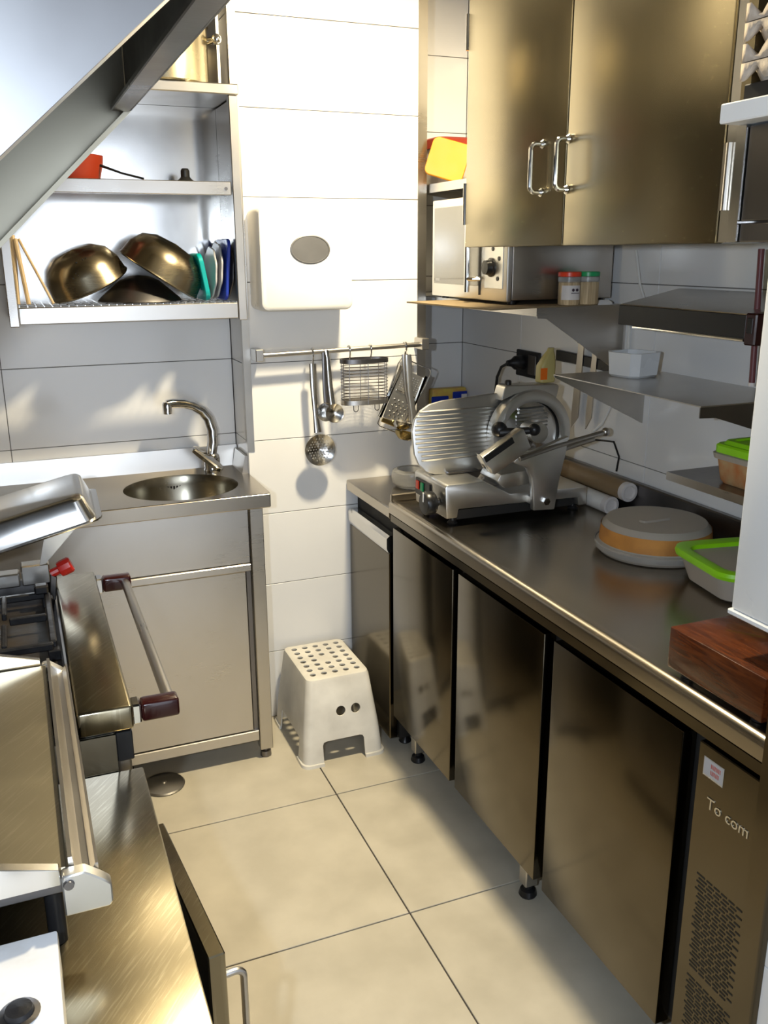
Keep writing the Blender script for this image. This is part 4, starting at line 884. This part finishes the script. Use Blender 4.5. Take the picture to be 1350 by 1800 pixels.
# steel inserts carrying the tilted roasting tray
for xa, xb, lab in ((-.30, -.046, 'wide upright steel insert under the roasting tray at the left edge'), (-.042, .020, 'narrow upright steel insert under the roasting tray near the red tap')):
    o = MB().box(xa, xb, 2.105, 2.145, .886, .918 if xa < -.1 else .934, .003).build('steel_insert', 'steel', origin=((xa+xb)/2, 2.125, .886)); tag(o, lab, 'insert')
q = MB()
q.rb([(0, .285, .150, .035), (.004, .285, .150, .035), (.0045, .272, .137, .03), (.055, .262, .128, .028), (.062, .256, .121, .026), (.065, .245, .11, .024)], 0, 0, 6, False, True)
TR = Matrix.Translation((-.125, 2.235, .965)) @ R4(math.radians(-14), 4, 'Y') @ R4(math.radians(-2), 4, 'Z')
t = thing('roasting_tray', 'upside-down steel roasting tray tilted over the back of the range', 'tray', (-.125, 2.235, .93))
o = q.xf(TR).build('shell', 'steel_bright', t); md = o.modifiers.new('thick', 'SOLIDIFY'); md.thickness = .0015
q = MB().prism([(.225, -.001), (.150, -.001), (.118, -.06), (.130, -.062)], 'y', -.13, -.126).xf(TR); q.build('stand_leg', 'steel', t)

t = thing('chilled_base', 'low stainless base unit with scratched top and a door ajar', 'counter', (-.3, 1.15, 0))
MB().box(-.92, .128, .62, 1.438, .735, .762, .003, 2).build('worktop', 'steel_fg', t)
MB().box(-.92, .100, .63, 1.430, .08, .7345).build('carcass', 'gap', t)
for x in (.06,):
    for y in (.68, 1.39): MB().lathe([(.02, 0), (.02, .08)], (x, y, 0), 12).build('foot', 'black', t)
# door ajar, hinged at its far end
D = Matrix.Translation((.122, 1.365, 0)) @ R4(math.radians(5.5), 4, 'Z')
dr = MB().box(.0, .025, -.335, 0, .10, .690, .002).xf(D).build('door', 'steel_fg', t)
q = MB().tube([(.025, -.305, .625), (.045, -.305, .625)] + arc((.045, -.305, .612), .013, PI/2, 0, 4)[1:] + arc((.045, -.305, .493), .013, 0, -PI/2, 4) + [(.025, -.305, .480)], .0055, 10).xf(D); q.build('door_handle', 'steel', dr)

t = thing('table_griddle', 'flat steel griddle with raised front channel and bolted end plates', 'griddle', (-.3, 1.34, .762))
MB().box(-.60, -.012, 1.035, 1.655, .8485, .872, .002).build('body', 'dark_steel', t)
MB().box(-.60, -.010, 1.035, 1.655, .8725, .884, .002).build('plate', 'griddle', t)
MB().prism([(-.008, .872), (-.008, .897), (-.003, .897), (-.001, .880), (.008, .868), (.017, .868), (.0235, .880), (.027, .880), (.027, .852), (.018, .8488), (-.008, .850)], 'y', 1.036, 1.655).build('front_channel', 'steel', t)
for y0_, y1_, nm in ((1.014, 1.034, 'near'), (1.6555, 1.672, 'far')):
    dx = 0 if nm == 'near' else -.0135; zb = .828 if nm == 'near' else .8495
    e = MB().prism([(-.018, zb), (.036 + dx, zb), (.040 + dx, zb + .006), (.040 + dx, .860), (.030 + dx, .870), (.010 + dx, .886), (-.016, .886), (-.018, .88)], 'y', y0_, y1_, .002).build('end_plate', 'alu', t)
    MB().lathe([(.006, y0_ - .004), (.007, y0_)], (-.010, 0, .874), 12, 'y').build('bolt', 'dark_steel', e)
    MB().prism([(-.60, .872), (-.019, .872), (-.019, .894), (-.10, .918), (-.60, .95)], 'y', y0_ + .004, y1_ - .001, .001).build('side_guard', 'steel_bright', t)
for x in (-.03, -.55): MB().lathe([(.012, .7625), (.012, .8483)], (x, 1.06, 0), 12).build('foot', 'black', t)

t = thing('enamel_lid', 'stained white enamel cover with a dark round opening in the foreground', 'cover', (-.3, .80, .762))
MB().box(-.60, -.029, .63, 1.000, .7625, .825, .003, 2).build('cover', 'dirty_enamel', t)
MB().lathe([(.020, .8252), (.022, .8275), (.016, .8285), (.014, .8255)], (-.074, .880, 0), 24, close=False).build('collar', 'dark_steel', t)
MB().lathe([(.017, .8252), (.014, .834), (0, .836)], (-.074, .880, 0), 24).build('plug', 'iron', t)

# ------------------------------------------------------------------ extraction hood
t = thing('extraction_hood', 'stainless extraction hood with slanted ends over the cooking line', 'hood', (-.2, 1.57, 1.5))
zc = 1.928; xc = .303
farp = [(-.60, 1.30), (-.18, 1.462), (-.004, 1.633), (xc, zc), (xc, 2.35), (-.60, 2.45)]
MB().prism(farp, 'y', 2.296, 2.302).build('end_panel', 'hood_lit', t)
nearp = [(-.60, 1.36), (-.17, 1.53), (.004, 1.694), (.286, 1.945), (.286, 2.35), (-.60, 2.45)]
MB().prism(nearp, 'y', .838, .846).build('end_panel', 'steel_hood', t)
MB().prism([(xc - .003, zc), (xc, zc), (xc, 2.35), (xc - .003, 2.35)], 'y', .848, 2.295).build('front_panel', 'steel_hood', t)
def rim(pts, y, wd, th, s_):
    q = MB()
    for (a, b), (c_, d) in zip(pts, pts[1:]):
        L = math.hypot(c_-a, d-b); nx_, nz_ = -(d-b)/L, (c_-a)/L
        q.prism([(a, b), (c_, d), (c_ + nx_*th, d + nz_*th), (a + nx_*th, b + nz_*th)], 'y', y, y + s_*wd)
    return q
rim(farp[:4], 2.2955, .045, .010, -1).build('rim', 'hood_lit', t)
rim(nearp[:4], .8465, .035, .010, 1).build('rim', 'alu', t)
MB().box(xc - .045, xc - .0035, .885, 2.248, zc - .002, zc + .010, .002).build('front_gutter', 'dark_steel', t)
MB().prism([(-.58, 1.75), (-.575, 1.74), (.02, 2.25), (.015, 2.26)], 'y', .86, 2.28).build('filter_bank', 'steel_hood', t)
MB().prism([(-.60, 2.35), (xc, 2.35), (xc, 2.36), (-.60, 2.46)], 'y', .838, 2.302).build('top_panel', 'steel_hood', t)
MB().box(-.945, -.60, .838, 2.302, 1.75, 2.46).build('duct_box', 'steel_hood', t)
